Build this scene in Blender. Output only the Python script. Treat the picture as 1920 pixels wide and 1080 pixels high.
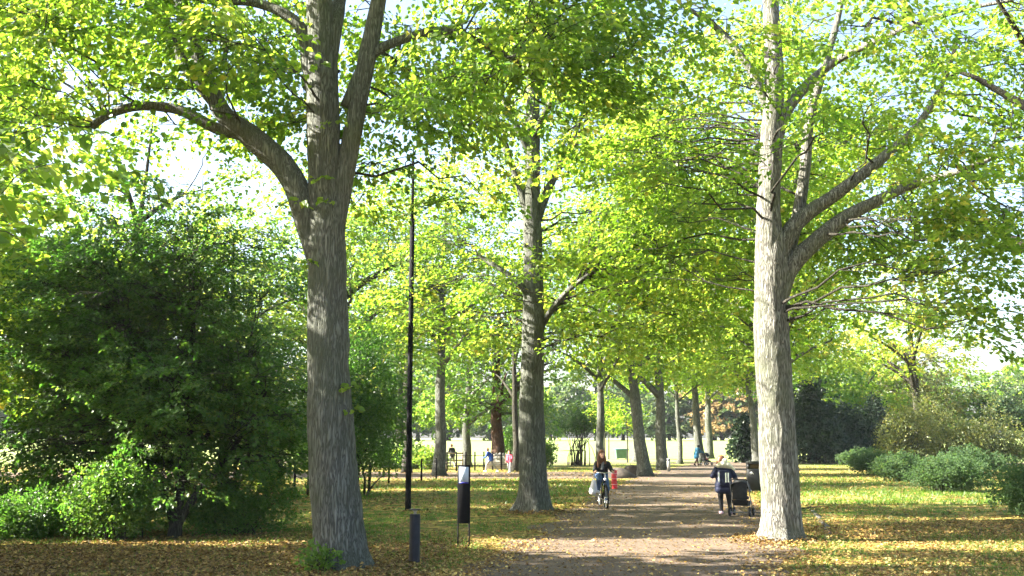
import bpy, math, random
import numpy as np
from mathutils import Vector, Matrix

for _o in list(bpy.data.objects):
    bpy.data.objects.remove(_o, do_unlink=True)
SC = bpy.context.scene
COL = SC.collection
R = math.radians

# ------------------------------------------------------------------ camera
F_PX, HORIZON, CAM_Z = 1884.0, 820.0, 2.2        # focal length in photo pixels, horizon row, eye height
TILT = math.atan((HORIZON - 540) / F_PX)
cam_d = bpy.data.cameras.new('camera')
cam = bpy.data.objects.new('camera', cam_d)
COL.objects.link(cam)
cam.location = (0, 0, CAM_Z)
cam.rotation_euler = (R(90) + TILT, 0, 0)
cam_d.sensor_width = 36
cam_d.lens = 36 * F_PX / 1920
cam_d.clip_start = 0.1
cam_d.clip_end = 6000
SC.camera = cam

# ------------------------------------------------------------------ sky, sun, exposure
SUN_EL = R(31)
world = bpy.data.worlds.new('World')
SC.world = world
world.use_nodes = True
wn, wl = world.node_tree.nodes, world.node_tree.links
sky = wn.new('ShaderNodeTexSky')
sky.sky_type = 'NISHITA'
sky.sun_disc = False
sky.sun_elevation = SUN_EL
sky.sun_rotation = R(-90)
sky.air_density = 1.0
sky.dust_density = 3.0
sky.ozone_density = 1.0
wl.new(sky.outputs[0], wn['Background'].inputs[0])
wn['Background'].inputs[1].default_value = 0.06

sun_d = bpy.data.lights.new('sun', 'SUN')
sun_d.energy = 5.0
sun_d.angle = R(0.5)
sun_d.color = (1.0, 0.93, 0.80)
sun = bpy.data.objects.new('sun', sun_d)
COL.objects.link(sun)
sun.rotation_euler = (0, -(R(90) - SUN_EL), 0)    # light travels towards +X and down
sun.location = (-40, 20, 40)

SC.view_settings.view_transform = 'Standard'
SC.view_settings.look = 'None'
SC.view_settings.gamma = 1
SC.view_settings.use_curve_mapping = False
SC.view_settings.exposure = 3.28
SC.render.engine = 'CYCLES'
cy = SC.cycles
cy.max_bounces = 10
cy.diffuse_bounces = 5
cy.glossy_bounces = 2
cy.transmission_bounces = 8
cy.volume_bounces = 0
cy.transparent_max_bounces = 4
cy.caustics_reflective = False
cy.caustics_refractive = False
cy.sample_clamp_indirect = 6
cy.use_denoising = True

# ------------------------------------------------------------------ helpers
_ct, _st = math.cos(TILT), math.sin(TILT)

def at(px, py, Y):
    """The point of the place seen at a photo pixel, at the distance Y from the camera."""
    u, v = px - 960, py - 540
    d = np.array([u, F_PX * _ct + v * _st, F_PX * _st - v * _ct])
    return np.array([0, 0, CAM_Z]) + d * (Y / d[1])

def gp(px, py, z=0.0):
    """The ground point under a photo pixel."""
    u, v = px - 960, py - 540
    d = np.array([u, F_PX * _ct + v * _st, F_PX * _st - v * _ct])
    return np.array([0, 0, CAM_Z]) + d * ((z - CAM_Z) / d[2])

def gz(x, y):
    """Ground height: flat under the avenue, the lawn beyond it rises gently."""
    t = np.clip((np.asarray(y, float) - 88) / 80, 0, 1)
    return 1.6 * t * t * (3 - 2 * t)

def tag(o, label=None, cat=None, group=None, kind=None):
    if label: o['label'] = label
    if cat: o['category'] = cat
    if group: o['group'] = group
    if kind: o['kind'] = kind
    return o

def empty(name, loc, label, cat, group=None, rz=0.0):
    o = bpy.data.objects.new(name, None)
    COL.objects.link(o)
    o.location = tuple(float(c) for c in loc)
    o.rotation_euler = (0, 0, rz)
    o.empty_display_size = 0.2
    return tag(o, label, cat, group)

def link(name, me, parent=None, mat=None):
    if mat is not None and not me.materials: me.materials.append(mat)
    o = bpy.data.objects.new(name, me)
    COL.objects.link(o)
    if parent is not None: o.parent = parent
    return o

def np_mesh(name, V, polys, rnd=None, smooth=True):
    """Mesh from a vertex array and a list of index arrays (each n x k). rnd: per-face value stored as attribute rnd."""
    me = bpy.data.meshes.new(name)
    V = np.ascontiguousarray(V, dtype=np.float32)
    polys = [np.asarray(p, dtype=np.int32) for p in polys if len(p)]
    nl = sum(p.size for p in polys); npol = sum(len(p) for p in polys)
    me.vertices.add(len(V)); me.loops.add(nl); me.polygons.add(npol)
    me.vertices.foreach_set('co', V.ravel())
    me.loops.foreach_set('vertex_index', np.concatenate([p.ravel() for p in polys]))
    tot = np.concatenate([np.full(len(p), p.shape[1], np.int32) for p in polys])
    me.polygons.foreach_set('loop_start', np.concatenate([[0], np.cumsum(tot)[:-1]]).astype(np.int32))
    if rnd is not None:
        a = me.attributes.new('rnd', 'FLOAT', 'FACE')
        a.data.foreach_set('value', np.asarray(rnd, np.float32))
    me.polygons.foreach_set('use_smooth', np.full(npol, smooth, bool))
    me.update(calc_edges=True)
    me.validate()
    return me

class Acc:
    """Collects vertices and faces for one mesh."""
    def __init__(s): s.V, s.P, s.n = [], [], 0
    def add(s, V, *polys):
        V = np.asarray(V, float)
        for p in polys:
            if len(p): s.P.append(np.asarray(p, int) + s.n)
        s.V.append(V); s.n += len(V)
    def xform(s, M):
        M = np.array(M)
        s.V = [v @ M[:3, :3].T + M[:3, 3] for v in s.V]
        return s
    def build(s, name, mat=None, parent=None, smooth=True, loc=None):
        o = link(name, np_mesh(name, np.concatenate(s.V), s.P, smooth=smooth), parent, mat)
        if loc is not None: o.location = tuple(float(c) for c in loc)
        return o
    def box(s, lo, hi, bev=0.0):
        x0, y0, z0 = lo; x1, y1, z1 = hi
        if bev <= 0:
            V = [(x0,y0,z0),(x1,y0,z0),(x1,y1,z0),(x0,y1,z0),(x0,y0,z1),(x1,y0,z1),(x1,y1,z1),(x0,y1,z1)]
            s.add(V, [(0,3,2,1),(4,5,6,7),(0,1,5,4),(1,2,6,5),(2,3,7,6),(3,0,4,7)])
        else:
            b = bev
            def ring(z, i): return [(x0+i,y0+b,z),(x0+b,y0+i,z),(x1-b,y0+i,z),(x1-i,y0+b,z),(x1-i,y1-b,z),(x1-b,y1-i,z),(x0+b,y1-i,z),(x0+i,y1-b,z)]
            V = ring(z0, b*.7) + ring(z0+b, 0) + ring(z1-b, 0) + ring(z1, b*.7)
            q = [(r*8+k, r*8+(k+1) % 8, (r+1)*8+(k+1) % 8, (r+1)*8+k) for r in range(3) for k in range(8)]
            s.add(V, q, [tuple(range(7, -1, -1)), tuple(range(24, 32))])
        return s
    def tube(s, pts, radii, sides=8, caps=True):
        pts = np.asarray(pts, float); n = len(pts)
        radii = np.broadcast_to(np.asarray(radii, float), (n,))
        T = np.gradient(pts, axis=0); T /= np.linalg.norm(T, axis=1)[:, None] + 1e-9
        u = np.cross(T[0], (0, 0, 1) if abs(T[0][2]) < .9 else (1, 0, 0)); u /= np.linalg.norm(u)
        a = np.linspace(0, 2*np.pi, sides, endpoint=False); V = []
        for i in range(n):
            u = u - T[i]*np.dot(u, T[i]); u /= np.linalg.norm(u) + 1e-9
            w = np.cross(T[i], u)
            V.append(pts[i] + radii[i]*(np.cos(a)[:, None]*u + np.sin(a)[:, None]*w))
        k = np.arange(sides); k2 = (k+1) % sides
        q = np.concatenate([np.stack([i*sides+k, i*sides+k2, (i+1)*sides+k2, (i+1)*sides+k], 1) for i in range(n-1)])
        c = [] if not caps else [np.array([k[::-1]]), np.array([(n-1)*sides + k])]
        s.add(np.concatenate(V), q, *c)
        return s
    def lathe(s, prof, sides=24, c=(0, 0, 0)):
        """prof: list of (r, z) from bottom to top round a vertical axis."""
        a = np.linspace(0, 2*np.pi, sides, endpoint=False)
        V = np.concatenate([np.stack([c[0]+r*np.cos(a), c[1]+r*np.sin(a), np.full(sides, c[2]+z)], 1) for r, z in prof])
        k = np.arange(sides); k2 = (k+1) % sides; n = len(prof)
        q = np.concatenate([np.stack([i*sides+k, i*sides+k2, (i+1)*sides+k2, (i+1)*sides+k], 1) for i in range(n-1)])
        s.add(V, q, np.array([k[::-1]]), np.array([(n-1)*sides+k]))
        return s
    def ring(s, c, r, t, axis='x', n=32, m=6, tz=None):
        """A torus round an axis (wheel tyre, hoop)."""
        A = np.linspace(0, 2*np.pi, n, endpoint=False); B = np.linspace(0, 2*np.pi, m, endpoint=False)
        A, B = np.meshgrid(A, B, indexing='ij')
        rr = r + t*np.cos(B); h = (tz or t)*np.sin(B)
        x, y = rr*np.cos(A), rr*np.sin(A)
        V = {'x': np.stack([h, x, y], -1), 'y': np.stack([x, h, y], -1), 'z': np.stack([x, y, h], -1)}[axis].reshape(-1, 3) + np.array(c)
        i, j = np.meshgrid(np.arange(n), np.arange(m), indexing='ij')
        f = lambda a, b: ((a % n)*m + b % m).ravel()
        s.add(V, np.stack([f(i, j), f(i+1, j), f(i+1, j+1), f(i, j+1)], 1))
        return s

def batch_tubes(P, Rr, sides):
    """P (N,K,3), Rr (N,K) -> vertices and quads of N thin tubes."""
    N, K, _ = P.shape
    T = np.gradient(P, axis=1); T /= np.linalg.norm(T, axis=2, keepdims=True) + 1e-9
    ref = np.where(np.abs(T[:, :1, 2:3]) < .85, np.array([0, 0, 1.]), np.array([1., 0, 0]))
    u = np.cross(T, np.broadcast_to(ref, T.shape)); u /= np.linalg.norm(u, axis=2, keepdims=True) + 1e-9
    w = np.cross(T, u)
    a = np.linspace(0, 2*np.pi, sides, endpoint=False)
    V = P[:, :, None, :] + Rr[:, :, None, None]*(np.cos(a)[None, None, :, None]*u[:, :, None, :] + np.sin(a)[None, None, :, None]*w[:, :, None, :])
    idx = np.arange(N*K*sides).reshape(N, K, sides)
    nx = np.roll(idx, -1, axis=2)
    Q = np.stack([idx[:, :-1], nx[:, :-1], nx[:, 1:], idx[:, 1:]], -1).reshape(-1, 4)
    return V.reshape(-1, 3), Q

def vnoise(p):
    """Smooth value noise in 0..1 for an (N,3) array."""
    p = np.asarray(p, float); i = np.floor(p); f = p - i; f = f*f*(3 - 2*f)
    def h(o):
        q = i + o
        v = np.sin(q[:, 0]*127.1 + q[:, 1]*311.7 + q[:, 2]*74.7)*43758.5453
        return v - np.floor(v)
    r = 0
    for a in (0, 1):
        for b in (0, 1):
            for c in (0, 1):
                r = r + h(np.array([a, b, c]))*np.abs(1-a-f[:, 0])*np.abs(1-b-f[:, 1])*np.abs(1-c-f[:, 2])
    return r

def smooth_path(pts, rad, step):
    """Catmull-Rom through the points, resampled at about step metres."""
    P = np.asarray(pts, float); r = np.asarray(rad, float)
    Pe = np.vstack([2*P[0]-P[1], P, 2*P[-1]-P[-2]]); re = np.concatenate([[r[0]], r, [r[-1]]])
    out, ro = [], []
    for i in range(1, len(Pe)-2):
        n = max(1, int(np.linalg.norm(Pe[i+1]-Pe[i])/step))
        t = np.linspace(0, 1, n, endpoint=False)[:, None]
        a, b, c, d = Pe[i-1:i+3]
        out.append(.5*((2*b)+(-a+c)*t+(2*a-5*b+4*c-d)*t*t+(-a+3*b-3*c+d)*t**3))
        ro.append(re[i]+(re[i+1]-re[i])*t[:, 0])
    out.append(P[-1:]); ro.append(r[-1:])
    return np.concatenate(out), np.concatenate(ro)

# ------------------------------------------------------------------ materials
MATS = {}
def nmat(name):
    m = bpy.data.materials.new(name); m.use_nodes = True
    MATS[name] = m
    return m, m.node_tree.nodes, m.node_tree.links, m.node_tree.nodes['Principled BSDF']

def plain(name, col, rough=.6, metal=0.0, spec=.4, var=.25, scale=18.0, bump=0.0, trans=0.0):
    """A plain finish with a little uneven colour."""
    m, n, l, b = nmat(name)
    tc = n.new('ShaderNodeTexCoord'); nz = n.new('ShaderNodeTexNoise'); nz.inputs['Scale'].default_value = scale
    nz.inputs['Detail'].default_value = 5
    l.new(tc.outputs['Object'], nz.inputs['Vector'])
    rp = n.new('ShaderNodeValToRGB')
    rp.color_ramp.elements[0].position = .3; rp.color_ramp.elements[1].position = .7
    rp.color_ramp.elements[0].color = tuple(c*(1-var) for c in col) + (1,)
    rp.color_ramp.elements[1].color = tuple(min(1, c*(1+var)) for c in col) + (1,)
    l.new(nz.outputs[0], rp.inputs[0]); l.new(rp.outputs[0], b.inputs['Base Color'])
    b.inputs['Roughness'].default_value = rough; b.inputs['Metallic'].default_value = metal
    b.inputs['Specular IOR Level'].default_value = spec
    if bump:
        bp = n.new('ShaderNodeBump'); bp.inputs['Strength'].default_value = bump; bp.inputs['Distance'].default_value = .02
        l.new(nz.outputs[0], bp.inputs['Height']); l.new(bp.outputs[0], b.inputs['Normal'])
    return m

def leaf_mat(name, stops, tstops, mix=.5, rough=.45, spec=.35):
    """Leaves: per-leaf colour from the rnd attribute, thin and translucent."""
    m, n, l, b = nmat(name)
    at_ = n.new('ShaderNodeAttribute'); at_.attribute_name = 'rnd'
    def ramp(st):
        r = n.new('ShaderNodeValToRGB'); e = r.color_ramp.elements
        while len(e) < len(st): e.new(.5)
        for k, (p, c) in enumerate(st): e[k].position = p; e[k].color = tuple(c) + (1,)
        l.new(at_.outputs['Fac'], r.inputs[0]); return r
    r1, r2 = ramp(stops), ramp(tstops)
    l.new(r1.outputs[0], b.inputs['Base Color'])
    b.inputs['Roughness'].default_value = rough; b.inputs['Specular IOR Level'].default_value = spec
    t = n.new('ShaderNodeBsdfTranslucent'); l.new(r2.outputs[0], t.inputs['Color'])
    mx = n.new('ShaderNodeMixShader'); mx.inputs[0].default_value = mix
    l.new(b.outputs[0], mx.inputs[1]); l.new(t.outputs[0], mx.inputs[2])
    l.new(mx.outputs[0], n['Material Output'].inputs['Surface'])
    return m

LIME = leaf_mat('lime_leaf',
    [(0, (.045, .095, .012)), (.45, (.085, .15, .018)), (.85, (.13, .19, .02)), (1, (.28, .25, .03))],
    [(0, (.15, .33, .02)), (.45, (.33, .52, .035)), (.85, (.52, .66, .06)), (1, (.78, .68, .10))], .52)
LIMEY = leaf_mat('lime_leaf_yellowing',
    [(0, (.05, .10, .012)), (.4, (.09, .15, .018)), (.8, (.15, .19, .022)), (1, (.34, .28, .03))],
    [(0, (.18, .38, .02)), (.4, (.36, .56, .04)), (.8, (.54, .68, .07)), (1, (.82, .70, .12))], .53)
DARK = leaf_mat('holly_leaf',
    [(0, (.032, .07, .013)), (.6, (.058, .115, .02)), (1, (.10, .15, .026))],
    [(0, (.06, .20, .02)), (.6, (.13, .32, .03)), (1, (.25, .42, .04))], .42, .42, .35)
MIDG = leaf_mat('maple_leaf',
    [(0, (.03, .07, .015)), (.6, (.06, .11, .02)), (1, (.13, .16, .025))],
    [(0, (.14, .32, .03)), (.6, (.28, .48, .05)), (1, (.50, .54, .08))], .5)
GREYG = leaf_mat('snowberry_leaf',
    [(0, (.026, .05, .024)), (.7, (.046, .08, .034)), (1, (.08, .11, .034))],
    [(0, (.10, .20, .05)), (.7, (.16, .30, .07)), (1, (.30, .36, .07))], .35, .65, .12)
OLIVE = leaf_mat('hawthorn_leaf',
    [(0, (.045, .065, .025)), (.6, (.075, .10, .035)), (1, (.15, .14, .045))],
    [(0, (.18, .22, .04)), (.6, (.30, .32, .06)), (1, (.5, .38, .08))], .4)
YEW = leaf_mat('yew_needle', [(0, (.010, .024, .014)), (1, (.032, .058, .026))], [(0, (.02, .05, .02)), (1, (.06, .11, .03))], .25)
ORANGE = leaf_mat('beech_leaf_orange',
    [(0, (.15, .115, .05)), (.6, (.24, .165, .075)), (1, (.34, .22, .10))],
    [(0, (.36, .30, .11)), (.6, (.5, .36, .15)), (1, (.62, .44, .2))], .4)
FARG = leaf_mat('far_leaf', [(0, (.04, .075, .035)), (.6, (.06, .10, .04)), (1, (.10, .12, .04))],
    [(0, (.10, .2, .06)), (.6, (.18, .28, .07)), (1, (.28, .3, .08))], .35)
FALLEN = leaf_mat('fallen_leaf',
    [(0, (.08, .045, .02)), (.3, (.19, .115, .045)), (.6, (.34, .225, .075)), (.85, (.48, .37, .12)), (1, (.60, .52, .22))],
    [(0, (.06, .03, .01)), (.6, (.3, .16, .03)), (1, (.5, .38, .06))], .2, .6, .2)
BLADE = leaf_mat('grass_blade', [(0, (.04, .075, .012)), (.7, (.075, .13, .018)), (1, (.16, .17, .04))],
    [(0, (.10, .24, .02)), (.7, (.2, .38, .03)), (1, (.35, .38, .06))], .4)

def bark_mat(name, dark, mid, light, alg, vs=1.0):
    m, n, l, b = nmat(name)
    tc = n.new('ShaderNodeTexCoord'); mp = n.new('ShaderNodeMapping')
    mp.inputs['Scale'].default_value = (23*vs, 23*vs, 2.7*vs)
    l.new(tc.outputs['Object'], mp.inputs['Vector'])
    n1 = n.new('ShaderNodeTexNoise'); n1.inputs['Scale'].default_value = 1; n1.inputs['Detail'].default_value = 2.5; n1.inputs['Roughness'].default_value = .5
    n1.inputs['Distortion'].default_value = .9
    l.new(mp.outputs[0], n1.inputs['Vector'])
    n2 = n.new('ShaderNodeTexNoise'); n2.inputs['Scale'].default_value = 1.6; n2.inputs['Detail'].default_value = 4
    l.new(tc.outputs['Object'], n2.inputs['Vector'])
    sb = n.new('ShaderNodeMath'); sb.operation = 'SUBTRACT'; l.new(n1.outputs[0], sb.inputs[0]); sb.inputs[1].default_value = .5
    ab = n.new('ShaderNodeMath'); ab.operation = 'ABSOLUTE'; l.new(sb.outputs[0], ab.inputs[0])
    mu = n.new('ShaderNodeMath'); mu.operation = 'MULTIPLY'; l.new(ab.outputs[0], mu.inputs[0]); mu.inputs[1].default_value = 6.0; mu.use_clamp = True
    n3 = n.new('ShaderNodeTexNoise'); n3.inputs['Scale'].default_value = 3.1; n3.inputs['Detail'].default_value = 6; n3.inputs['Roughness'].default_value = .75
    l.new(mp.outputs[0], n3.inputs['Vector'])
    md = n.new('ShaderNodeMath'); md.operation = 'MULTIPLY_ADD'; l.new(n3.outputs[0], md.inputs[0]); md.inputs[1].default_value = .7; l.new(mu.outputs[0], md.inputs[2])
    r = n.new('ShaderNodeValToRGB'); e = r.color_ramp.elements; e.new(.5)
    e[0].position = .36; e[0].color = dark + (1,); e[1].position = .62; e[1].color = mid + (1,); e[2].position = 1.0; e[2].color = light + (1,)
    hv = n.new('ShaderNodeMath'); hv.operation = 'MULTIPLY'; l.new(md.outputs[0], hv.inputs[0]); hv.inputs[1].default_value = .75
    l.new(hv.outputs[0], r.inputs[0])
    mx = n.new('ShaderNodeMix'); mx.data_type = 'RGBA'; mx.blend_type = 'MIX'
    r2 = n.new('ShaderNodeValToRGB'); r2.color_ramp.elements[0].position = .42; r2.color_ramp.elements[1].position = .7
    r2.color_ramp.elements[1].color = (.6, .6, .6, 1)
    l.new(n2.outputs[0], r2.inputs[0]); l.new(r2.outputs[0], mx.inputs[0])
    l.new(r.outputs[0], mx.inputs[6]); mx.inputs[7].default_value = alg + (1,)
    l.new(mx.outputs[2], b.inputs['Base Color'])
    b.inputs['Roughness'].default_value = .85; b.inputs['Specular IOR Level'].default_value = .2
    bp = n.new('ShaderNodeBump'); bp.inputs['Strength'].default_value = 1.0; bp.inputs['Distance'].default_value = .035
    l.new(hv.outputs[0], bp.inputs['Height']); l.new(bp.outputs[0], b.inputs['Normal'])
    return m

BARK = bark_mat('lime_bark', (.055, .056, .049), (.115, .12, .106), (.175, .18, .162), (.068, .082, .05))
BARK_SUN = bark_mat('sunlit_lime_bark', (.065, .062, .054), (.18, .176, .155), (.29, .285, .26), (.11, .125, .075))  # lime bark lightened, sunlight put into its colour for the right-hand trunk
BARKD = bark_mat('dark_bark', (.018, .016, .012), (.045, .04, .032), (.08, .074, .06), (.045, .05, .028))
BARKR = bark_mat('red_bark', (.03, .016, .011), (.075, .038, .026), (.12, .06, .042), (.05, .035, .022))

# ------------------------------------------------------------------ sunlit gaps in the canopy: the sunbeams reach the ground here
COT = 1/math.tan(SUN_EL)
# (depth, half width, x from, x to)
BEAMS = [(21.45, 1.2, -.4, 28), (35.4, 1.2, 8.6, 22), (33.6, .4, 1.5, 9.5), (38.2, .4, 2, 10), (43.5, .8, -6, 0.5), (28.0, .3, 9.5, 15),
         (46.8, .5, -1, 12), (54.6, 2.2, -9, 30), (65.5, 3.0, -12, 34), (75.0, 1.5, -12, 34), (17.7, .25, 6.0, 12), (25.4, .3, 2.0, 6), (40.4, .8, 10, 22), (50.5, .6, 10, 26)]
HOLLY_BEAM = [(22.0, .85, -9.8, -4.5)]
def in_beam(P, holly=False):
    """True where a leaf at P would shade one of the sunlit strips."""
    xg, yg = P[:, 0] + P[:, 2]*COT, P[:, 1] + .22*np.sin((P[:, 0] + P[:, 2]*COT)*.8) + .12*np.sin((P[:, 0] + P[:, 2]*COT)*2.1)
    m = np.zeros(len(P), bool)
    for y, w, x0, x1 in (BEAMS if holly else BEAMS + HOLLY_BEAM):
        m |= (np.abs(yg - y) < w) & (xg > x0 - .6) & (xg < x1 + .6)
    if holly:
        y, w, x0, x1 = HOLLY_BEAM[0]
        m |= (np.abs(yg - y) < w) & (xg > x0) & (xg < x1) & (P[:, 0] < -8.5)
    return m

# ------------------------------------------------------------------ the ground
def path_center(y):
    y = np.asarray(y, float)
    return np.interp(y, [-20, 8, 16, 21, 29, 41, 52, 68, 83, 100, 130], [-4.5, -.6, 1.5, 2.8, 4.3, 6.6, 9.2, 13.2, 17.4, 23, 34])
def path_half(y):
    return np.interp(y, [8, 16, 25, 41, 52, 70, 90, 130], [2.9, 2.9, 2.9, 3.0, 3.1, 3.2, 3.0, 3.0])

def mixrgb(n, l, fac, a, b):
    mx = n.new('ShaderNodeMix'); mx.data_type = 'RGBA'
    if isinstance(fac, float): mx.inputs[0].default_value = fac
    else: l.new(fac, mx.inputs[0])
    for k, c in ((6, a), (7, b)):
        if isinstance(c, tuple): mx.inputs[k].default_value = c + (1,)
        else: l.new(c, mx.inputs[k])
    return mx.outputs[2]
def noise(n, l, vec, scale, detail=6, rough=.6):
    t = n.new('ShaderNodeTexNoise'); t.inputs['Scale'].default_value = scale; t.inputs['Detail'].default_value = detail; t.inputs['Roughness'].default_value = rough
    l.new(vec, t.inputs['Vector']); return t.outputs[0]
def steps(n, l, fac, p0, p1):
    r = n.new('ShaderNodeMapRange'); r.interpolation_type = 'SMOOTHSTEP'
    l.new(fac, r.inputs[0]); r.inputs[1].default_value = p0; r.inputs[2].default_value = p1
    return r.outputs[0]

m, n, l, b = nmat('park_ground')
geo = n.new('ShaderNodeNewGeometry'); pos = geo.outputs['Position']
sx = n.new('ShaderNodeSeparateXYZ'); l.new(pos, sx.inputs[0])
fine, mid, big = noise(n, l, pos, 24, 8, .7), noise(n, l, pos, 1.6, 5), noise(n, l, pos, .28, 4)
vor = n.new('ShaderNodeTexVoronoi'); vor.inputs['Scale'].default_value = 9; l.new(pos, vor.inputs['Vector'])
grass = mixrgb(n, l, steps(n, l, fine, .3, .7), (.045, .075, .014), (.10, .15, .025))
vsep = n.new('ShaderNodeSeparateColor'); l.new(vor.outputs['Color'], vsep.inputs[0])
lit1 = mixrgb(n, l, vsep.outputs[0], (.10, .06, .028), (.30, .19, .065))
litter = mixrgb(n, l, steps(n, l, vsep.outputs[1], .55, .9), lit1, (.46, .33, .08))
soil = mixrgb(n, l, steps(n, l, fine, .3, .7), (.07, .045, .028), (.14, .095, .06))
base = mixrgb(n, l, steps(n, l, mid, .42, .58), grass, litter)
base = mixrgb(n, l, steps(n, l, big, .52, .68), base, litter)
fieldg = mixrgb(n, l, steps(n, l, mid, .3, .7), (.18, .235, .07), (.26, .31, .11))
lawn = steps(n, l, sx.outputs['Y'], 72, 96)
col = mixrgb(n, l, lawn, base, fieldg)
l.new(col, b.inputs['Base Color']); b.inputs['Roughness'].default_value = .95; b.inputs['Specular IOR Level'].default_value = .1
bp = n.new('ShaderNodeBump'); bp.inputs['Strength'].default_value = .7; bp.inputs['Distance'].default_value = .04
l.new(fine, bp.inputs['Height']); l.new(bp.outputs[0], b.inputs['Normal'])
GROUND = m

xs = np.concatenate([-np.geomspace(600, 50, 9), np.linspace(-45, 60, 106), np.geomspace(66, 600, 9)])
ys = np.concatenate([[-100, -60, -20, 0], np.arange(5, 90, 1.0), np.arange(90, 180, 4.0), np.geomspace(190, 700, 7)])
X, Y = np.meshgrid(xs, ys, indexing='ij')
Z = gz(X, Y)
i, j = np.meshgrid(np.arange(len(xs)-1), np.arange(len(ys)-1), indexing='ij')
q = lambda a, b_: (a*len(ys)+b_).ravel()
tag(link('ground', np_mesh('ground', np.stack([X, Y, Z], -1).reshape(-1, 3), [np.stack([q(i, j), q(i+1, j), q(i+1, j+1), q(i, j+1)], 1)]), None, GROUND), kind='structure')

m, n, l, b = nmat('trodden_path')
geo = n.new('ShaderNodeNewGeometry'); pos = geo.outputs['Position']
f1, f2, f3 = noise(n, l, pos, 60, 6, .7), noise(n, l, pos, 1.1, 6, .6), noise(n, l, pos, 7, 5)
c = mixrgb(n, l, steps(n, l, f1, .35, .68), (.075, .056, .042), (.17, .132, .102))
c = mixrgb(n, l, steps(n, l, f2, .45, .7), c, (.145, .110, .082))
c = mixrgb(n, l, steps(n, l, f3, .6, .78), c, (.075, .05, .032))
l.new(c, b.inputs['Base Color']); b.inputs['Roughness'].default_value = .95; b.inputs['Specular IOR Level'].default_value = .12
bp = n.new('ShaderNodeBump'); bp.inputs['Strength'].default_value = .6; bp.inputs['Distance'].default_value = .02
l.new(f1, bp.inputs['Height']); l.new(bp.outputs[0], b.inputs['Normal'])
PATH = m
def strip(name, cx, hw, ts, z, along='y', wob=.45, seed=0.):
    """A ribbon of trodden ground with uneven edges."""
    ts = np.asarray(ts, float); V = []
    nz = lambda k: (vnoise(np.stack([ts*.55, np.full(len(ts), k), ts*0+seed], 1))-.5)*wob*2 + (vnoise(np.stack([ts*2.3, np.full(len(ts), k+9), ts*0+seed], 1))-.5)*wob*.7
    L, Rr = cx - hw + nz(1.3), cx + hw + nz(5.7)
    for s in np.linspace(0, 1, 9):
        a = L + (Rr-L)*s
        x, y = (a, ts) if along == 'y' else (ts, a)
        V.append(np.stack([x, y, gz(x, y) + z], 1))
    V = np.concatenate(V); N = len(ts)
    i, j = np.meshgrid(np.arange(8), np.arange(N-1), indexing='ij')
    f = lambda a, b_: (a*N+b_).ravel()
    Q = np.stack([f(i, j), f(i+1, j), f(i+1, j+1), f(i, j+1)], 1)
    if along == 'x': Q = Q[:, ::-1]
    return tag(link(name, np_mesh(name, V, [Q]), None, PATH), kind='structure')
ts = np.arange(-5, 92, .4)
strip('path', path_center(ts), path_half(ts), ts, .006)
tx = np.arange(-45, 8.5, .5)
strip('side_path', 60 + .0*tx, 5.0 + 0*tx, tx, .010, 'x', .6, 3.)
tx = np.arange(-30, 70, 1.0)
strip('cross_path', 88 - .05*tx, 2.3 + 0*tx, tx, .014, 'x', .4, 7.)

# ------------------------------------------------------------------ fallen leaves and grass
rng = np.random.default_rng(5)
def view_points(n_, y0, y1, k=1.0, marg=1.5):
    """Random ground points across the width in view, denser near the camera."""
    t = rng.random(n_)
    y = (y0**(-k) + t*(y1**(-k) - y0**(-k)))**(-1/k)
    x = (rng.random(n_)*2-1)*(y*.53 + marg)
    return x, y
def leaf_geom(P, D, N, S, style='simple', fold=.22, asp=.62):
    """Leaf blades: P base points, D directions, N normals, S lengths."""
    D = D/(np.linalg.norm(D, axis=1, keepdims=True)+1e-9)
    B = np.cross(N, D); B /= np.linalg.norm(B, axis=1, keepdims=True)+1e-9
    N = np.cross(D, B); S = S[:, None]
    up = N*S*fold*asp
    if style == 'round':
        rows = [P, P+D*S*.16+B*S*asp*.46+up, P+D*S*.62+B*S*asp*.48+up, P+D*S - N*S*.08, P+D*S*.62-B*S*asp*.48+up, P+D*S*.16-B*S*asp*.46+up]
        V = np.stack(rows, 1); k = np.arange(len(P))[:, None]*6
        Q = np.concatenate([k+np.array([0, 3, 2, 1]), k+np.array([0, 5, 4, 3])], 0)
        rep = 2
    else:
        rows = [P, P+D*S*.45+B*S*asp*.55+up, P+D*S, P+D*S*.45-B*S*asp*.55+up]
        V = np.stack(rows, 1); k = np.arange(len(P))[:, None]*4
        Q = k+np.array([0, 3, 2, 1]); rep = 1
    return V.reshape(-1, 3), Q, rep

def litter_density(x, y):
    d = np.abs(x - path_center(y))/path_half(y)
    on = np.clip((d - .62)/.45, 0, 1)
    f = .07 + .93*on
    f = f*np.clip(.15 + 1.5*(vnoise(np.stack([x*.45, y*.3, 0*x], 1))*.7+vnoise(np.stack([x*1.3, y*.9, 0*x+3], 1))*.3-.12), .08, 1.1)
    # the greener strip of lawn right of the path, and the green patch behind the info post
    f = f*np.where((x > path_center(y)+3.3) & (y > 27.5) & (y < 50), .28, .8)
    f = f*np.where((x < -1) & (y > 24) & (y < 45), .42, .85)
    f = f*np.where(drift_zone(x, y), 2.2, 1)
    return np.clip(f, 0, 1)
def drift_zone(x, y):
    w = 1.2*(vnoise(np.stack([x*.4, y*.4, 0*x+6], 1))-.5)
    return ((x < -1.2+w) & (y < 21.5+w)) | ((x > path_center(y)+3.4+w) & (y > 23.5+w) & (y < 29.5+w)) | ((x > 9+2*w) & (y < 19+w))
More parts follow.
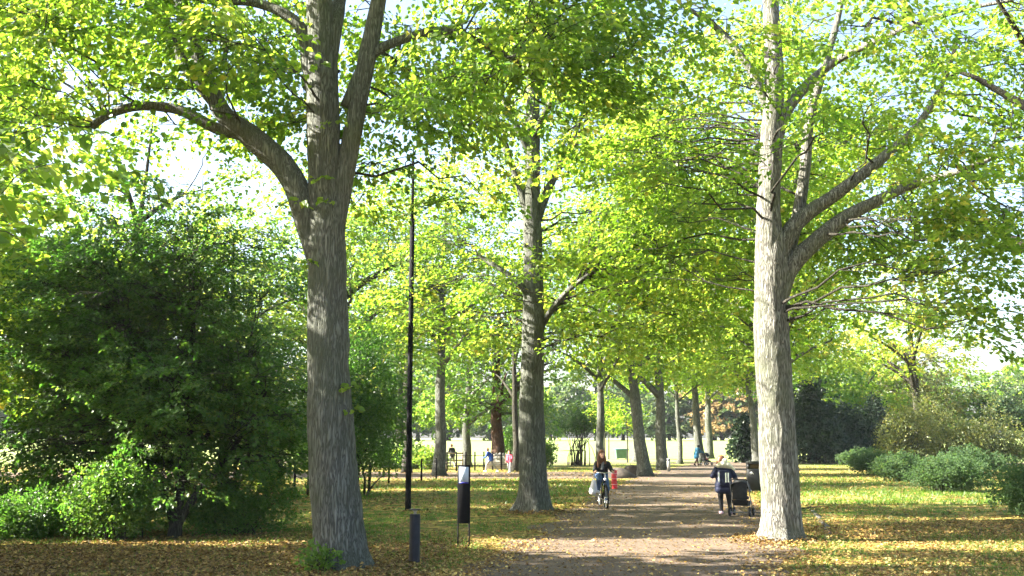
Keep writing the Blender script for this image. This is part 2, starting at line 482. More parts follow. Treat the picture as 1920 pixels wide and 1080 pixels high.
def scatter_leaves(n_, y0, y1, size):
    x, y = view_points(n_, y0, y1)
    k = rng.random(n_) < litter_density(x, y)
    x, y = x[k], y[k]; n_ = len(x)
    P = np.stack([x, y, gz(x, y) + .012 + .02*rng.random(n_)], 1)
    a = rng.random(n_)*2*np.pi
    D = np.stack([np.cos(a), np.sin(a), rng.normal(0, .22, n_)], 1)
    N = np.stack([rng.normal(0, .3, n_), rng.normal(0, .3, n_), np.ones(n_)], 1)
    S = size*(.6+.7*rng.random(n_))
    P[:, 2] += np.maximum(0, -D[:, 2])*S
    right = np.clip((x - path_center(y))/8, -1, 1)
    r = np.clip(rng.beta(1.5, 1.6, n_) + .14*np.where(x < path_center(y)-3, -.6, 0) + .12*(vnoise(np.stack([x*.3, y*.3, 0*x+4], 1))-.5)*2, 0, 1)
    r = np.clip(r - .12*drift_zone(x, y), 0, 1)
    V, Q, rep = leaf_geom(P, D, N, S, 'simple', .25, .8)
    return V, Q, np.tile(r, rep)
def crumbs(n_):
    # trodden leaf scraps and small stones on the path
    y = 14+rng.random(n_)**1.6*36; x = path_center(y)+(rng.random(n_)*2-1)*path_half(y)
    P = np.stack([x, y, np.full(n_, .012)], 1); a_ = rng.random(n_)*2*np.pi
    D = np.stack([np.cos(a_), np.sin(a_), rng.normal(0, .1, n_)], 1); N = np.stack([rng.normal(0, .2, n_), rng.normal(0, .2, n_), np.ones(n_)], 1)
    V, Q, rep = leaf_geom(P, D, N, .02+.03*rng.random(n_), 'simple', .2, .8)
    return V, Q, np.clip(rng.beta(1.2, 3.0, n_), 0, 1)
def foot_drifts():
    out = []
    for (x0, y0, r0) in ((-2.89, 17.55, .55), (5.80, 22.16, .5), (.73, 30.37, .5)):
        n_ = 900; a_ = rng.random(n_)*2*np.pi; d_ = r0+np.abs(rng.normal(0, .45, n_))
        x, y = x0+d_*np.cos(a_), y0+d_*np.sin(a_)
        P = np.stack([x, y, .015+.10*np.exp(-(d_-r0)/.25)*rng.random(n_)], 1); t_ = rng.random(n_)*2*np.pi
        D = np.stack([np.cos(t_), np.sin(t_), rng.normal(0, .3, n_)], 1); N = np.stack([rng.normal(0, .4, n_), rng.normal(0, .4, n_), np.ones(n_)], 1)
        S = .07*(.6+.7*rng.random(n_)); P[:, 2] += np.maximum(0, -D[:, 2])*S
        V, Q, rep = leaf_geom(P, D, N, S, 'simple', .3, .8)
        out.append((V, Q, np.clip(rng.beta(1.4, 2.0, n_), 0, 1)))
    return out
parts = foot_drifts() + [crumbs(18000), scatter_leaves(150000, 13.5, 30, .066), scatter_leaves(70000, 30, 74, .10)]
off, Vs, Qs, rs = 0, [], [], []
for V, Q, r in parts:
    Vs.append(V); Qs.append(Q+off); rs.append(r); off += len(V)
tag(link('fallen_leaves', np_mesh('fallen_leaves', np.concatenate(Vs), [np.concatenate(Qs)], np.concatenate(rs), False), None, FALLEN),
    'yellow and brown fallen leaves strewn over grass and path', 'fallen leaves', kind='stuff')

def grass_blades(n_, y0, y1, h, w):
    x, y = view_points(n_, y0, y1)
    d = np.abs(x - path_center(y))/path_half(y)
    f = np.clip((d-.95)/.3, 0, 1)*np.clip((vnoise(np.stack([x*.5, y*.35, 0*x+8], 1))-.25)*2.6, .08, 1)
    f = f*np.where((x > path_center(y)+3) & (y > 26) & (y < 50), 1.6, .8)*np.where((x < -4) & (y < 21), .3, 1)
    f = f*np.where((np.abs(y-60) < 5.2) & (x < 9), 0, 1)
    f = f*np.where(drift_zone(x, y), .35, 1)
    k = rng.random(n_) < f; x, y = x[k], y[k]; n_ = len(x)
    a = rng.random(n_)*2*np.pi; hh = h*(.5+rng.random(n_)); ww = w*(.6+.8*rng.random(n_))
    b0 = np.stack([x, y, gz(x, y)], 1); s = np.stack([np.cos(a), np.sin(a), 0*a], 1)*ww[:, None]/2
    tip = b0 + np.stack([rng.normal(0, .45, n_)*hh, rng.normal(0, .45, n_)*hh, hh], 1)
    V = np.stack([b0-s, b0+s, tip], 1).reshape(-1, 3)
    return V, np.arange(n_*3).reshape(-1, 3), np.clip(rng.beta(2, 2.4, n_), 0, 1)
A = [grass_blades(150000, 14, 34, .075, .016), grass_blades(110000, 34, 90, .10, .035)]
V = np.concatenate([A[0][0], A[1][0]]); Q = np.concatenate([A[0][1], A[1][1]+len(A[0][0])])
tag(link('grass', np_mesh('grass', V, [Q], np.concatenate([A[0][2], A[1][2]]), False), None, BLADE), 'short green grass growing between the fallen leaves', 'grass', kind='stuff')

# ------------------------------------------------------------------ trees
def norm(v): return v/(np.linalg.norm(v, axis=-1, keepdims=True)+1e-9)

def limb_mesh(name, pts, rad, sides=14, step=.2, flare=0., bark=0., seed=0., base=None, root_spread=None):
    """A tapering stem with uneven bark; flare widens the foot into root buttresses."""
    P, r = smooth_path(pts, rad, step)
    if base is not None: P = P - base
    n_ = len(P)
    T = norm(np.gradient(P, axis=0))
    u = np.cross(T[0], (0, 1, 0) if abs(T[0][1]) < .9 else (1, 0, 0)); u /= np.linalg.norm(u)
    a = np.linspace(0, 2*np.pi, sides, endpoint=False); V = np.empty((n_, sides, 3))
    for i in range(n_):
        u = u - T[i]*np.dot(u, T[i]); u /= np.linalg.norm(u); w = np.cross(T[i], u)
        V[i] = P[i] + r[i]*(np.cos(a)[:, None]*u + np.sin(a)[:, None]*w)
    rel = V - P[:, None, :]
    flat = V.reshape(-1, 3)
    k = 1 + .16*(vnoise(flat*1.3+seed)-.5) + .07*(vnoise(flat*4+seed)-.5)
    if bark:
        ff = np.stack([flat[:, 0]*16, flat[:, 1]*16, flat[:, 2]*2.2], 1)
        ff[:, :2] += 1.6*(vnoise(flat*3+seed)-.5)[:, None]
        rid = 1-np.abs(2*vnoise(ff)-1)
        k = k - bark*(rid-.6) - bark*.5*(vnoise(ff*2.1)-.5)
    if flare:
        h = np.maximum(0, flat[:, 2]); th = np.tile(a, n_)
        lobe = .75+.45*np.cos(4*th+seed)+.3*np.cos(7*th+seed*2.3)+.25*np.cos(2*th+seed*.7)
        k = k + flare*np.maximum(.15, lobe)*np.exp(-h/.24) + flare*.3*np.exp(-h/1.0)
        if root_spread:
            ang, amt = root_spread
            k = k + amt*np.maximum(0, np.cos(th-ang))**6*np.exp(-h/.28)
    flat = P.repeat(sides, axis=0) + rel.reshape(-1, 3)*k[:, None]
    idx = np.arange(n_*sides).reshape(n_, sides); nx = np.roll(idx, -1, 1)
    Q = np.stack([idx[:-1], nx[:-1], nx[1:], idx[1:]], -1).reshape(-1, 4)
    return np_mesh(name, flat, [Q, idx[:1, ::-1], idx[-1:]]), P, r

def sprays(C, A, Nn, Rr, per, size, rg, style, droop=.3, flat=.09, jit=.34):
    """Leaves set along flat drooping sprays: C centres, A axis, Nn spray normal, Rr spray radius."""
    N = len(C); B = norm(np.cross(Nn, A))
    c = np.repeat(np.arange(N), per); M = len(c)
    s = rg.random(M)**.8; side = rg.choice([-1, 1], M); t = rg.random(M)**.7*side
    RR = Rr[c][:, None]
    P = C[c] + A[c]*((s-.42)*1.5)[:, None]*RR + B[c]*(t*(1-.55*np.abs(s-.4)))[:, None]*RR*.72
    P = P + Nn[c]*rg.normal(0, flat, M)[:, None]*RR - np.array([0, 0, 1.])*((droop*(s**2*.8+t**2*.6))[:, None]*RR)
    D = A[c]*.55 + B[c]*side[:, None]*.8 + rg.normal(0, .35, (M, 3)); D[:, 2] -= .35
    NN = Nn[c] + rg.normal(0, jit, (M, 3))
    S = size*(.6 + .75*rg.random(M))
    return P, D, NN, S, c

def tree(name, label, base, trunk, limbs, shells, boughs, per_bough, per, size, leafmat=LIME, bark=BARK, cat='tree', group=None, seed=1,
         style='simple', spread=1.5, thick=.5, spray=.8, reject=None, flare=.45, sides=20, tstep=.2, relief=0., root_spread=None, droop=.3, beams=True, mean=.42, bare=0., extra=None, rzone=None, shell_pow=.42, up=.12):
    """A tree: trunk and limbs (lists of point, radius), branches and a crown of leaf sprays inside the given ellipsoids."""
    rg = np.random.default_rng(seed); base = np.asarray(base, float); holly = name == 'holly_tree'
    root = empty(name, base, label, cat, group)
    sk_p, sk_r = [], []
    me, P, r = limb_mesh('trunk', [p for p, _ in trunk], [q_ for _, q_ in trunk], sides, tstep, flare, relief, seed*1.7, base, root_spread)
    link('trunk', me, root, bark); k = P[:, 2] > max(1.5, P[-1, 2]*.25); sk_p.append(P[k]); sk_r.append(r[k])
    for lm in limbs:
        me, P, r = limb_mesh('limb', [p for p, _ in lm], [q_ for _, q_ in lm], max(8, sides*2//3), max(.12, tstep*1.5 if tstep > .3 else tstep), 0, relief*.8, seed*.9+len(sk_p), base)
        link('limb', me, root, bark); k0 = len(P)//4; sk_p.append(P[k0:]); sk_r.append(r[k0:])
    SP, SR = np.concatenate(sk_p), np.concatenate(sk_r)
    # bough centres in the crown volume
    cs = np.array([np.asarray(s[0], float)-base for s in shells]); rs_ = np.array([s[1] for s in shells], float)
    wts = np.array([(s[2] if len(s) > 2 else 1.)*np.prod(s[1])**(2/3) for s in shells]); wts /= wts.sum()
    Bc = np.empty((0, 3))
    while len(Bc) < boughs:
        m_ = boughs; w = rg.choice(len(cs), m_, p=wts)
        d = norm(rg.normal(size=(m_, 3))); rad = rg.random(m_)**shell_pow
        p = cs[w] + d*rad[:, None]*rs_[w]
        ok = p[:, 2] > .4
        if reject is not None: ok &= ~reject(p+base)
        Bc = np.vstack([Bc, p[ok]])
    Bc = Bc[:boughs]
    if beams: Bc = Bc[~(in_beam(Bc+base, holly) & (rg.random(len(Bc)) < .8))]; boughs = len(Bc)
    if extra is not None: Bc = np.vstack([Bc, np.asarray(extra, float)-base]); boughs = len(Bc)
    dist = np.linalg.norm(Bc[:, None]-SP[None], axis=2) + (1.3 if size > .11 else .5)*np.maximum(0, SP[None, :, 2]-Bc[:, None, 2]+.3)
    dist = dist + rg.random(dist.shape)*.9
    j = dist.argmin(1); p0 = SP[j]; r0 = SR[j]
    L = np.linalg.norm(Bc-p0, axis=1)
    t = np.linspace(0, 1, 7)[None, :, None]
    ctrl = (p0+Bc)/2 + np.array([0, 0, 1.])*(up*L)[:, None] + rg.normal(0, .10, (boughs, 3))*L[:, None]
    BP = (1-t)**2*p0[:, None] + 2*t*(1-t)*ctrl[:, None] + t*t*Bc[:, None]
    BP[:, 1:-1] += rg.normal(0, .03, BP[:, 1:-1].shape)*L[:, None, None]
    rb = np.minimum(r0*.5, .006+.0065*L)
    BR = rb[:, None]*(1-.8*np.linspace(0, 1, 7)[None])+.003
    # sprays round every bough
    nb = per_bough
    cc = np.repeat(np.arange(boughs), nb)
    hd = Bc.copy(); hd[:, 2] = 0; hd = norm(hd - np.array([0, 0, 0.]))
    off = rg.normal(0, 1, (boughs*nb, 3))*np.array([spread*.6, spread*.6, thick*.6])
    C = Bc[cc] + off + hd[cc]*.3
    C[:, 2] -= .08*(off[:, 0]**2+off[:, 1]**2)
    if reject is not None:
        ok = ~reject(C+base); C, cc, off = C[ok], cc[ok], off[ok]
    if beams: ok = ~(in_beam(C+base, holly) & (rg.random(len(C)) < .97)); C, cc, off = C[ok], cc[ok], off[ok]
    ok = C[:, 2] > .25; C, cc, off = C[ok], cc[ok], off[ok]
    A = hd[cc]*.8 + norm(off*np.array([1, 1, .2])); A[:, 2] -= .15; A = norm(A+rg.normal(0, .25, A.shape))
    Nn = norm(np.array([0, 0, 1.]) + rg.normal(0, .28, A.shape) + A*.25)
    Nn = norm(Nn - A*(Nn*A).sum(1, keepdims=True))
    Rr = spray*(.6+.7*rg.random(len(C)))
    kk = rg.integers(3, 7, len(C)); s0 = BP[cc, kk]
    mid_ = (s0+C)/2 + np.array([0, 0, .12])
    TP = np.stack([s0, mid_+rg.normal(0, .04, C.shape), C, C+A*Rr[:, None]*.6-np.array([0, 0, .12])*Rr[:, None]], 1)
    TR = np.broadcast_to(np.array([.009, .006, .004, .002])*(1.0+size*2), (len(C), 4)).copy()
    cnt = np.bincount(cc, minlength=boughs); live = np.where(cnt >= min(3, nb))[0]; tl = cnt[cc] >= min(3, nb); TP, TR = TP[tl], TR[tl]; V1, Q1 = batch_tubes(BP[live], BR[live], 5 if size < .13 else 4)
    tk = rg.random(len(TP)) < (1. if size < .13 else .28); V2, Q2 = batch_tubes(TP[tk], TR[tk], 3)
    C, A, Nn, Rr = C[tl], A[tl], Nn[tl], Rr[tl]
    br = Acc(); br.add(V1, Q1); br.add(V2, Q2); br.build('branches', BARKD, root)
    if bare: 
        ok = rg.random(len(C)) > bare; C, A, Nn, Rr = C[ok], A[ok], Nn[ok], Rr[ok]
    P, D, NN, S, c = sprays(C, A, Nn, Rr, per, size, rg, style, droop)
    ok = np.ones(len(P), bool)
    if beams: ok &= ~(in_beam(P+base, holly) & (rg.random(len(P)) < .99))
    if rzone is not None: ok &= ~rzone(P+base)
    P, D, NN, S, c = P[ok], D[ok], NN[ok], S[ok], c[ok]
    hue = rg.normal(0, .17, len(C))
    rnd = np.clip(rg.normal(mean, .20, len(P)) + hue[c] + .3*(vnoise((P+base)*.55)-.5), 0, 1)
    V, Q, rep = leaf_geom(P, D, NN, S, style, asp=.8 if style == 'round' else .85)
    link('crown', np_mesh('crown', V, [Q], np.tile(rnd, rep), False), root, leafmat)
    return root

def L(Y, *pts):
    """A limb given by photo points (x, y, width in photo pixels) at the distance Y, or (x, y, width, own Y)."""
    out = []
    for p in pts:
        y = p[3] if len(p) > 3 else Y
        out.append((at(p[0], p[1], y), p[2]*y/F_PX/2))
    return out

# --- the large lime in front, left of the path
D1 = 17.2
b1 = gp(640, 1066)
D1 = b1[1]
rej1 = lambda p: ((p[:, 0] > -7.8) & (p[:, 0] < -4.0) & (p[:, 1] < D1+.4) & (p[:, 2] < 7.9)) | ((p[:, 0] > -8.0) & (p[:, 0] < -4.4) & (p[:, 2] < 7.2)) | ((np.abs(p[:, 0]-(-2.95)) < 1.0) & (p[:, 1] < D1+.3) & (p[:, 2] < 10.5)) | ((p[:, 2] < 5.4) & (p[:, 0] > -4.2)) | (p[:, 2] < 4.6+.12*np.abs(p[:, 0]+3)) | (np.linalg.norm(p-np.array([0, 0, 2.2]), axis=1) < 9.5) | ((np.abs(p[:, 0]/p[:, 1]+.104) < .022) & (p[:, 2]-2.2 < .30*p[:, 1])) | ((np.abs(p[:, 0]/p[:, 1]-.021) < .022) & (p[:, 2]-2.2 < .37*p[:, 1]))
tree('lime_tree', 'large grey-barked lime tree with a forked trunk behind the black bollard light', b1,
     [(b1-np.array([0, 0, .25]), .44), (b1+np.array([-.01, 0, .25]), .41)] + L(D1, (626, 900, 86), (619, 740, 80), (613, 580, 76), (612, 430, 72), (608, 330, 64), (606, 200, 64), (604, 80, 58), (598, -40, 52), (600, -200, 46), (606, -420, 30), (612, -620, 12)),
     [L(D1, (604, 520, 40), (580, 430, 46), (545, 330, 48), (478, 262, 46), (420, 215, 38), (385, 140, 28), (352, 55, 22), (322, -30, 18), (300, -140, 12)),
      L(D1, (470, 255, 26), (405, 240, 24), (335, 206, 20), (262, 199, 18), (205, 214, 17), (172, 238, 15)),
      L(D1, (400, 190, 24), (352, 130, 22), (318, 60, 18), (296, -20, 14, 16.2), (270, -100, 10, 15.5)),
      L(D1, (628, 420, 44), (645, 330, 40), (664, 235, 37), (688, 110, 34), (712, -10, 30), (730, -150, 22), (750, -330, 10)),
      L(D1, (648, 200, 22), (690, 110, 20), (755, 74, 19), (830, 58, 18), (890, 76, 15), (950, 104, 11, 17.6), (1010, 150, 7, 18)),
      L(D1, (598, 230, 34), (580, 130, 30), (568, 60, 26), (530, 24, 20), (470, 4, 17), (390, 2, 14, 16.8), (300, -20, 8, 16.4)),
      L(D1, (612, 150, 30), (630, 40, 28, 17.6), (650, -60, 20, 18.5), (690, -180, 12, 19.5))],
     [((-3.2, 18.2, 10.2), (5.6, 5.0, 4.0)), ((-6.6, 16.8, 8.6), (3.2, 3.6, 2.2)), ((.4, 18.6, 8.6), (2.8, 3.0, 2.0)), ((-2.2, 20.6, 8.2), (3.8, 2.4, 2.4))],
     170, 7, 58, .105, LIME, BARK, 'tree', None, 11, 'round', 1.35, .42, .75, rej1, .3, 72, .07, .055, (-.5, .25),
     extra=[at(600, 376, 16.7), at(590, 225, 16.6), at(860, 150, 17.6), at(760, 190, 17.5), at(900, 230, 18)], mean=.38)

# --- the lime right of the path
b2 = gp(1466, 1014)
D2 = b2[1]
rej2 = lambda p: ((p[:, 0] > 4.9) & (p[:, 0] < 7.9) & (p[:, 1] < D2+.2) & (p[:, 2] < 7.7) & (p[:, 2] > 3.6)) | (p[:, 2] < 4.8-.34*np.clip(p[:, 0]-6.4, -1.5, 3.5)) | (p[:, 0] < .2)
tree('lime_tree', 'sunlit pale lime tree with low forking limbs beside the dark litter bin', b2,
     [(b2-np.array([0, 0, .25]), .42), (b2+np.array([0, 0, .25]), .385)] + L(D2, (1461, 880, 68), (1453, 740, 65), (1446, 610, 63), (1446, 500, 62), (1441, 400, 46), (1446, 270, 42), (1452, 150, 38), (1446, 20, 32), (1440, -120, 26), (1450, -300, 16), (1455, -450, 8)),
     [L(D2, (1458, 560, 40), (1482, 500, 38), (1530, 452, 33), (1585, 408, 28), (1650, 374, 22), (1715, 345, 16), (1800, 320, 11, 21), (1880, 290, 6, 20.8)),
      L(D2, (1448, 520, 36), (1472, 452, 33), (1505, 408, 29), (1570, 362, 24), (1655, 296, 19), (1720, 235, 14), (1770, 150, 10), (1800, 60, 6)),
      L(D2+.5, (1462, 520, 30), (1490, 430, 24), (1508, 330, 22), (1516, 240, 20), (1535, 160, 16), (1570, 40, 12), (1590, -80, 8)),
      L(D2, (1446, 300, 26), (1480, 200, 22), (1560, 120, 16), (1680, 60, 12, 20.5), (1800, 20, 9, 20), (1900, 0, 6, 19.5)),
      L(D2, (1448, 220, 20), (1400, 120, 16), (1340, 50, 12), (1280, 10, 8, 20.6))],
     [((5.9, 21.8, 9.2), (4.6, 4.2, 4.4)), ((8.6, 20.8, 6.9), (2.9, 2.9, 3.0), 1.5), ((3.6, 22.6, 8.0), (2.4, 2.4, 2.2), 1.2), ((10.3, 22.0, 9.6), (2.6, 2.8, 2.6), 1.1)],
     195, 7, 54, .105, LIMEY, BARK_SUN, 'tree', None, 23, 'round', 1.3, .42, .75, rej2, .3, 64, .08, .055, None,
     extra=[at(1500, 400, 21.4), at(1560, 460, 21.4), at(1445, 200, 21.2), at(1470, 90, 21.0), at(1420, 40, 21.2), at(1600, 330, 21.2), at(1500, 230, 21.2), at(1395, 330, 21.6), at(1380, 450, 21.8)], mean=.40)

# --- the lime behind the information post
b3 = gp(1006, 961)
D3 = b3[1]
rej3 = lambda p: ((np.abs(p[:, 0]-.62) < .75) & (p[:, 1] < D3+.2) & (p[:, 2] < 12.5) & (np.sin(p[:, 2]*2.1) < .75)) | (p[:, 2] < 4.4+.25*np.sin(p[:, 0]*2)) | (p[:, 1] < 24.5) | ((p[:, 0] < -1.3) & (p[:, 1] < 31.2))
tree('lime_tree', 'tall straight lime tree with a wide root foot behind the black information post', b3,
     [(b3-np.array([0, 0, .25]), .44), (b3+np.array([-.05, 0, .3]), .40)] + L(D3, (998, 860, 47), (997, 740, 45), (1000, 600, 41), (999, 480, 36), (998, 350, 32), (999, 200, 28), (1000, 80, 22), (998, -50, 14), (996, -150, 8)),
     [L(D3, (996, 440, 20), (980, 370, 16), (962, 315, 13), (930, 240, 9), (900, 180, 6)), L(D3, (1004, 420, 20), (1022, 370, 17), (1040, 330, 14), (1075, 260, 9), (1100, 190, 6)),
      L(D3, (1002, 640, 16), (1022, 600, 13), (1060, 550, 10, 28), (1110, 510, 6, 27)), L(D3, (998, 560, 14), (960, 520, 11, 30), (900, 480, 7, 31)),
      L(D3, (1000, 260, 16), (1040, 180, 12, 28.5), (1100, 120, 8, 28)), L(D3, (998, 300, 14), (940, 180, 10, 30), (880, 110, 7, 30.5))],
     [((.7, 29.8, 10.2), (5.0, 4.6, 6.0)), ((3.8, 28.6, 6.8), (2.8, 2.8, 2.2), 1.2), ((-2.4, 30.5, 6.6), (2.6, 2.6, 2.0))],
     170, 7, 46, .125, LIME, BARK, 'tree', None, 37, 'simple', 1.4, .4, .85, rej3, .3, 48, .1, .05, (-.3, .75), mean=.47)

# --- the rest of the avenue and the trees round it: (photo foot x, y, widths, ...)
def lime(label, foot, w, lean, h, crown_r, z0, n_b, per, size, mat=LIME, seed=1, bark=BARK, mean=.45, group='lime trees of the avenue', hollow=None, limbs=None, name='lime_tree', cat='tree', front=True, bare=0., spread=1.6, per_bough=6):
    """A lime of the avenue standing at a ground point: trunk width w, top lean (dx, dy) at full height h, crown from z0 up."""
    if size > .135: per, size = int(per*.84), size*1.09
    b_ = np.asarray(foot, float)
    if len(b_) == 2: b_ = np.array([b_[0], b_[1], float(gz(b_[0], b_[1]))])
    rg = random.Random(seed)
    ln = np.array([lean[0], lean[1], 0.])
    tr = [(b_-np.array([0, 0, .25]), w*.58)]
    for f in (.03, .12, .25, .4, .55, .7, .85, 1.0):
        tr.append((b_+np.array([0, 0, h*f*.93]) + ln*f + np.array([rg.uniform(-.10, .10), rg.uniform(-.1, .1), 0])*(f > .1), max(.03, w*.5*(1-.9*f))))
    lb = []
    for k in range(limbs if limbs is not None else 6):
        f = rg.uniform(z0*.85/h, .72); a = k*2.4+rg.uniform(-.4, .4); p = b_+np.array([0, 0, h*f*.93])+ln*f
        ll = crown_r*rg.uniform(.55, .85); d = np.array([math.cos(a), math.sin(a), 0])
        lb.append([(p, w*.22), (p+d*ll*.35+np.array([0, 0, ll*.28]), w*.16), (p+d*ll*.7+np.array([0, 0, ll*.5]), w*.1), (p+d*ll+np.array([0, 0, ll*.62]), w*.05)])
    zc = (z0+h)/2+.3
    sh = [(b_+ln*.6+np.array([0, 0, zc]), (crown_r, crown_r, (h-z0)/2+.4)), (b_+ln*.4+np.array([0, 0, z0+1.6]), (crown_r*.85, crown_r*.85, 1.5), .7)]
    rj = lambda p: (p[:, 2] < b_[2]+z0+.3*np.sin(p[:, 0]*1.7+seed)) | ((np.abs(p[:, 0]-b_[0]) < w*.8) & (p[:, 1] < b_[1]) & (p[:, 2] < b_[2]+z0+1.5))
    return tree(name, label, b_, tr, lb, sh, n_b, per_bough, per, size, mat, bark, cat, group, seed, 'simple', spread, .45, .95, rj, .3, 16 if w > .5 else 12, .4, .03, None, mean=mean, bare=bare)

g = lambda x, y: gp(x, y)[:2]
lime('slender dark lime trunk rising directly behind the cyclist', (4.4, 50.0), .46, (-.1, 0), 15, 4.2, 5.4, 70, 34, .17, LIME, 41)
lime('leaning pale lime beside the two boulders', g(1210, 893), .78, (-1.9, .6), 17, 5.0, 5.6, 95, 34, .17, LIME, 42)
lime('thick upright lime with the short metal bollard at its foot', g(1243, 881), .82, (-.4, 0), 18, 5.2, 5.6, 95, 32, .19, LIMEY, 43)
lime('thin dark lime trunk between the metal bollard and the blue-coated walker', (14.0, 85.0), .46, (-.2, 0), 15, 4.0, 6.0, 60, 30, .22, LIME, 44)
lime('lime trunk just behind the walker in the blue coat', (17.2, 93.0), .85, (-.8, 0), 17, 5.0, 6.5, 70, 30, .22, LIMEY, 45)
lime('farthest lime of the row, behind the red pushchair', (19.6, 101.0), .8, (0, 0), 17, 5.0, 6.5, 70, 30, .23, LIMEY, 46)
lime('pale lime trunk at the lawn edge hidden behind the leaning lime', (11.4, 92.0), .9, (-.2, 0), 15, 4.6, 7, 55, 30, .22, LIME, 47)
# right-hand row, one behind the other
lime('second lime right of the path, trunk hidden behind the sunlit lime', (8.75, 33.8), .68, (.4, 0), 17, 5.0, 4.6, 130, 40, .14, LIMEY, 51, mean=.42)
lime('third lime right of the path, mostly hidden behind the sunlit lime', (11.7, 47.0), .68, (-.3, 0), 17, 5.2, 5.2, 100, 36, .17, LIMEY, 52)
lime('fourth lime right of the path, crown over the distant bend', (15.0, 60.0), .68, (0, 0), 17, 5.2, 5.6, 85, 34, .19, LIMEY, 53)
lime('fifth lime right of the path near the dark yew', (20.2, 84.0), .7, (-1.2, 0), 16, 5.2, 6.4, 80, 32, .21, LIMEY, 54)
# trees left of the avenue
lime('forked lime with a low left limb standing on the fence line', g(823, 892), .74, (.2, 0), 19, 5.8, 6.6, 170, 34, .18, LIMEY, 61, group='trees left of the avenue')
lime('dark trunk close against the tall lime behind the railing', (.2, 66.0), .5, (0, 0), 15, 4.5, 4.0, 85, 32, .19, MIDG, 62, BARKD, group='trees left of the avenue')
lime('red-barked tree rising behind the pale picket railing', (-1.1, 72.0), 1.0, (.2, 0), 15, 5.6, 3.0, 130, 34, .20, MIDG, 63, BARKR, .35, group='trees left of the avenue', name='maple_tree')
lime('grey-trunked tree beside the person in black', (-3.4, 76.0), .75, (.2, 0), 14, 4.8, 3.2, 90, 32, .20, MIDG, 64, BARK, .4, group='trees left of the avenue', name='maple_tree')
lime('dark-stemmed tree behind the lamp post pole', (-8.6, 78.0), .8, (.1, 0), 15, 5.4, 3.0, 100, 32, .21, MIDG, 65, BARKD, .42, group='trees left of the avenue', name='maple_tree')
lime('broad-footed dark tree half hidden behind the large front lime', (-8.4, 46.0), 1.0, (.3, 0), 15, 4.8, 4.2, 110, 36, .16, MIDG, 66, BARKD, .5, group='trees left of the avenue', name='maple_tree')
lime('tall lime crown showing behind the dark evergreen', (-13.5, 52.0), .7, (0, 0), 14, 5.2, 5.0, 110, 34, .18, LIMEY, 67, BARKD, .5, group='trees left of the avenue')
lime('yellowing lime crown high above the lamp post', (-6.6, 64.0), .6, (0, 0), 19, 5.4, 7.0, 165, 34, .20, LIMEY, 68, BARKD, .5, group='trees left of the avenue')
lime('bright green maple filling the space between the dark evergreen and the front lime', (-10.4, 37.0), .4, (0, 0), 10.5, 3.7, 1.5, 120, 34, .13, MIDG, 69, BARKD, .62, group='trees left of the avenue', name='maple_tree')
# sparse trees against the sky at the picture edges
lime('thinly leaved ash with dark bare limbs against the white sky', (-16.2, 41.5), .62, (.8, 0), 17, 5.2, 6.5, 60, 30, .14, LIMEY, 71, BARKD, .55, group=None, name='ash_tree', limbs=11, bare=.35, spread=1.8)
lime('yellow-leaved ash with spreading limbs above the shrub row', (31.0, 77.0), .8, (-.6, 0), 17, 6.2, 7.0, 80, 30, .2, LIMEY, 72, BARKD, .65, group=None, name='ash_tree', limbs=10, bare=.3)
lime('sparse tree whose drooping dark branches hang in from the margin', (13.2, 22.0), .6, (-1.0, 0), 15, 4.4, 5.6, 75, 30, .105, LIMEY, 73, BARKD, .5, group=None, name='ash_tree', limbs=9, bare=.25)
# limes added left of the avenue, mostly out of view, to shade it
for k, (x, y, s) in enumerate([(-15.5, 15.0, 81), (-17.0, 25.5, 82), (-21.5, 33.5, 83), (-24, 19, 84), (-25.5, 45.5, 85), (-24, 60, 86)]):
    lime(['unseen lime added beyond the dark evergreen for its shade', 'lime added behind the dark evergreen to shade the avenue', 'shade lime added at the edge of the view behind the thin ash',
          'unseen lime added farther out to shade the path', 'lime deep in the left-hand grove', 'lime at the far end of the left-hand grove'][k], (x, y), .6, (0, 0), [12, 18.5, 16, 13, 16, 16][k], 5.4, 3.4, 90, 24, .32, LIME, s, BARKD, .45, group='shade trees added to the left-hand grove')

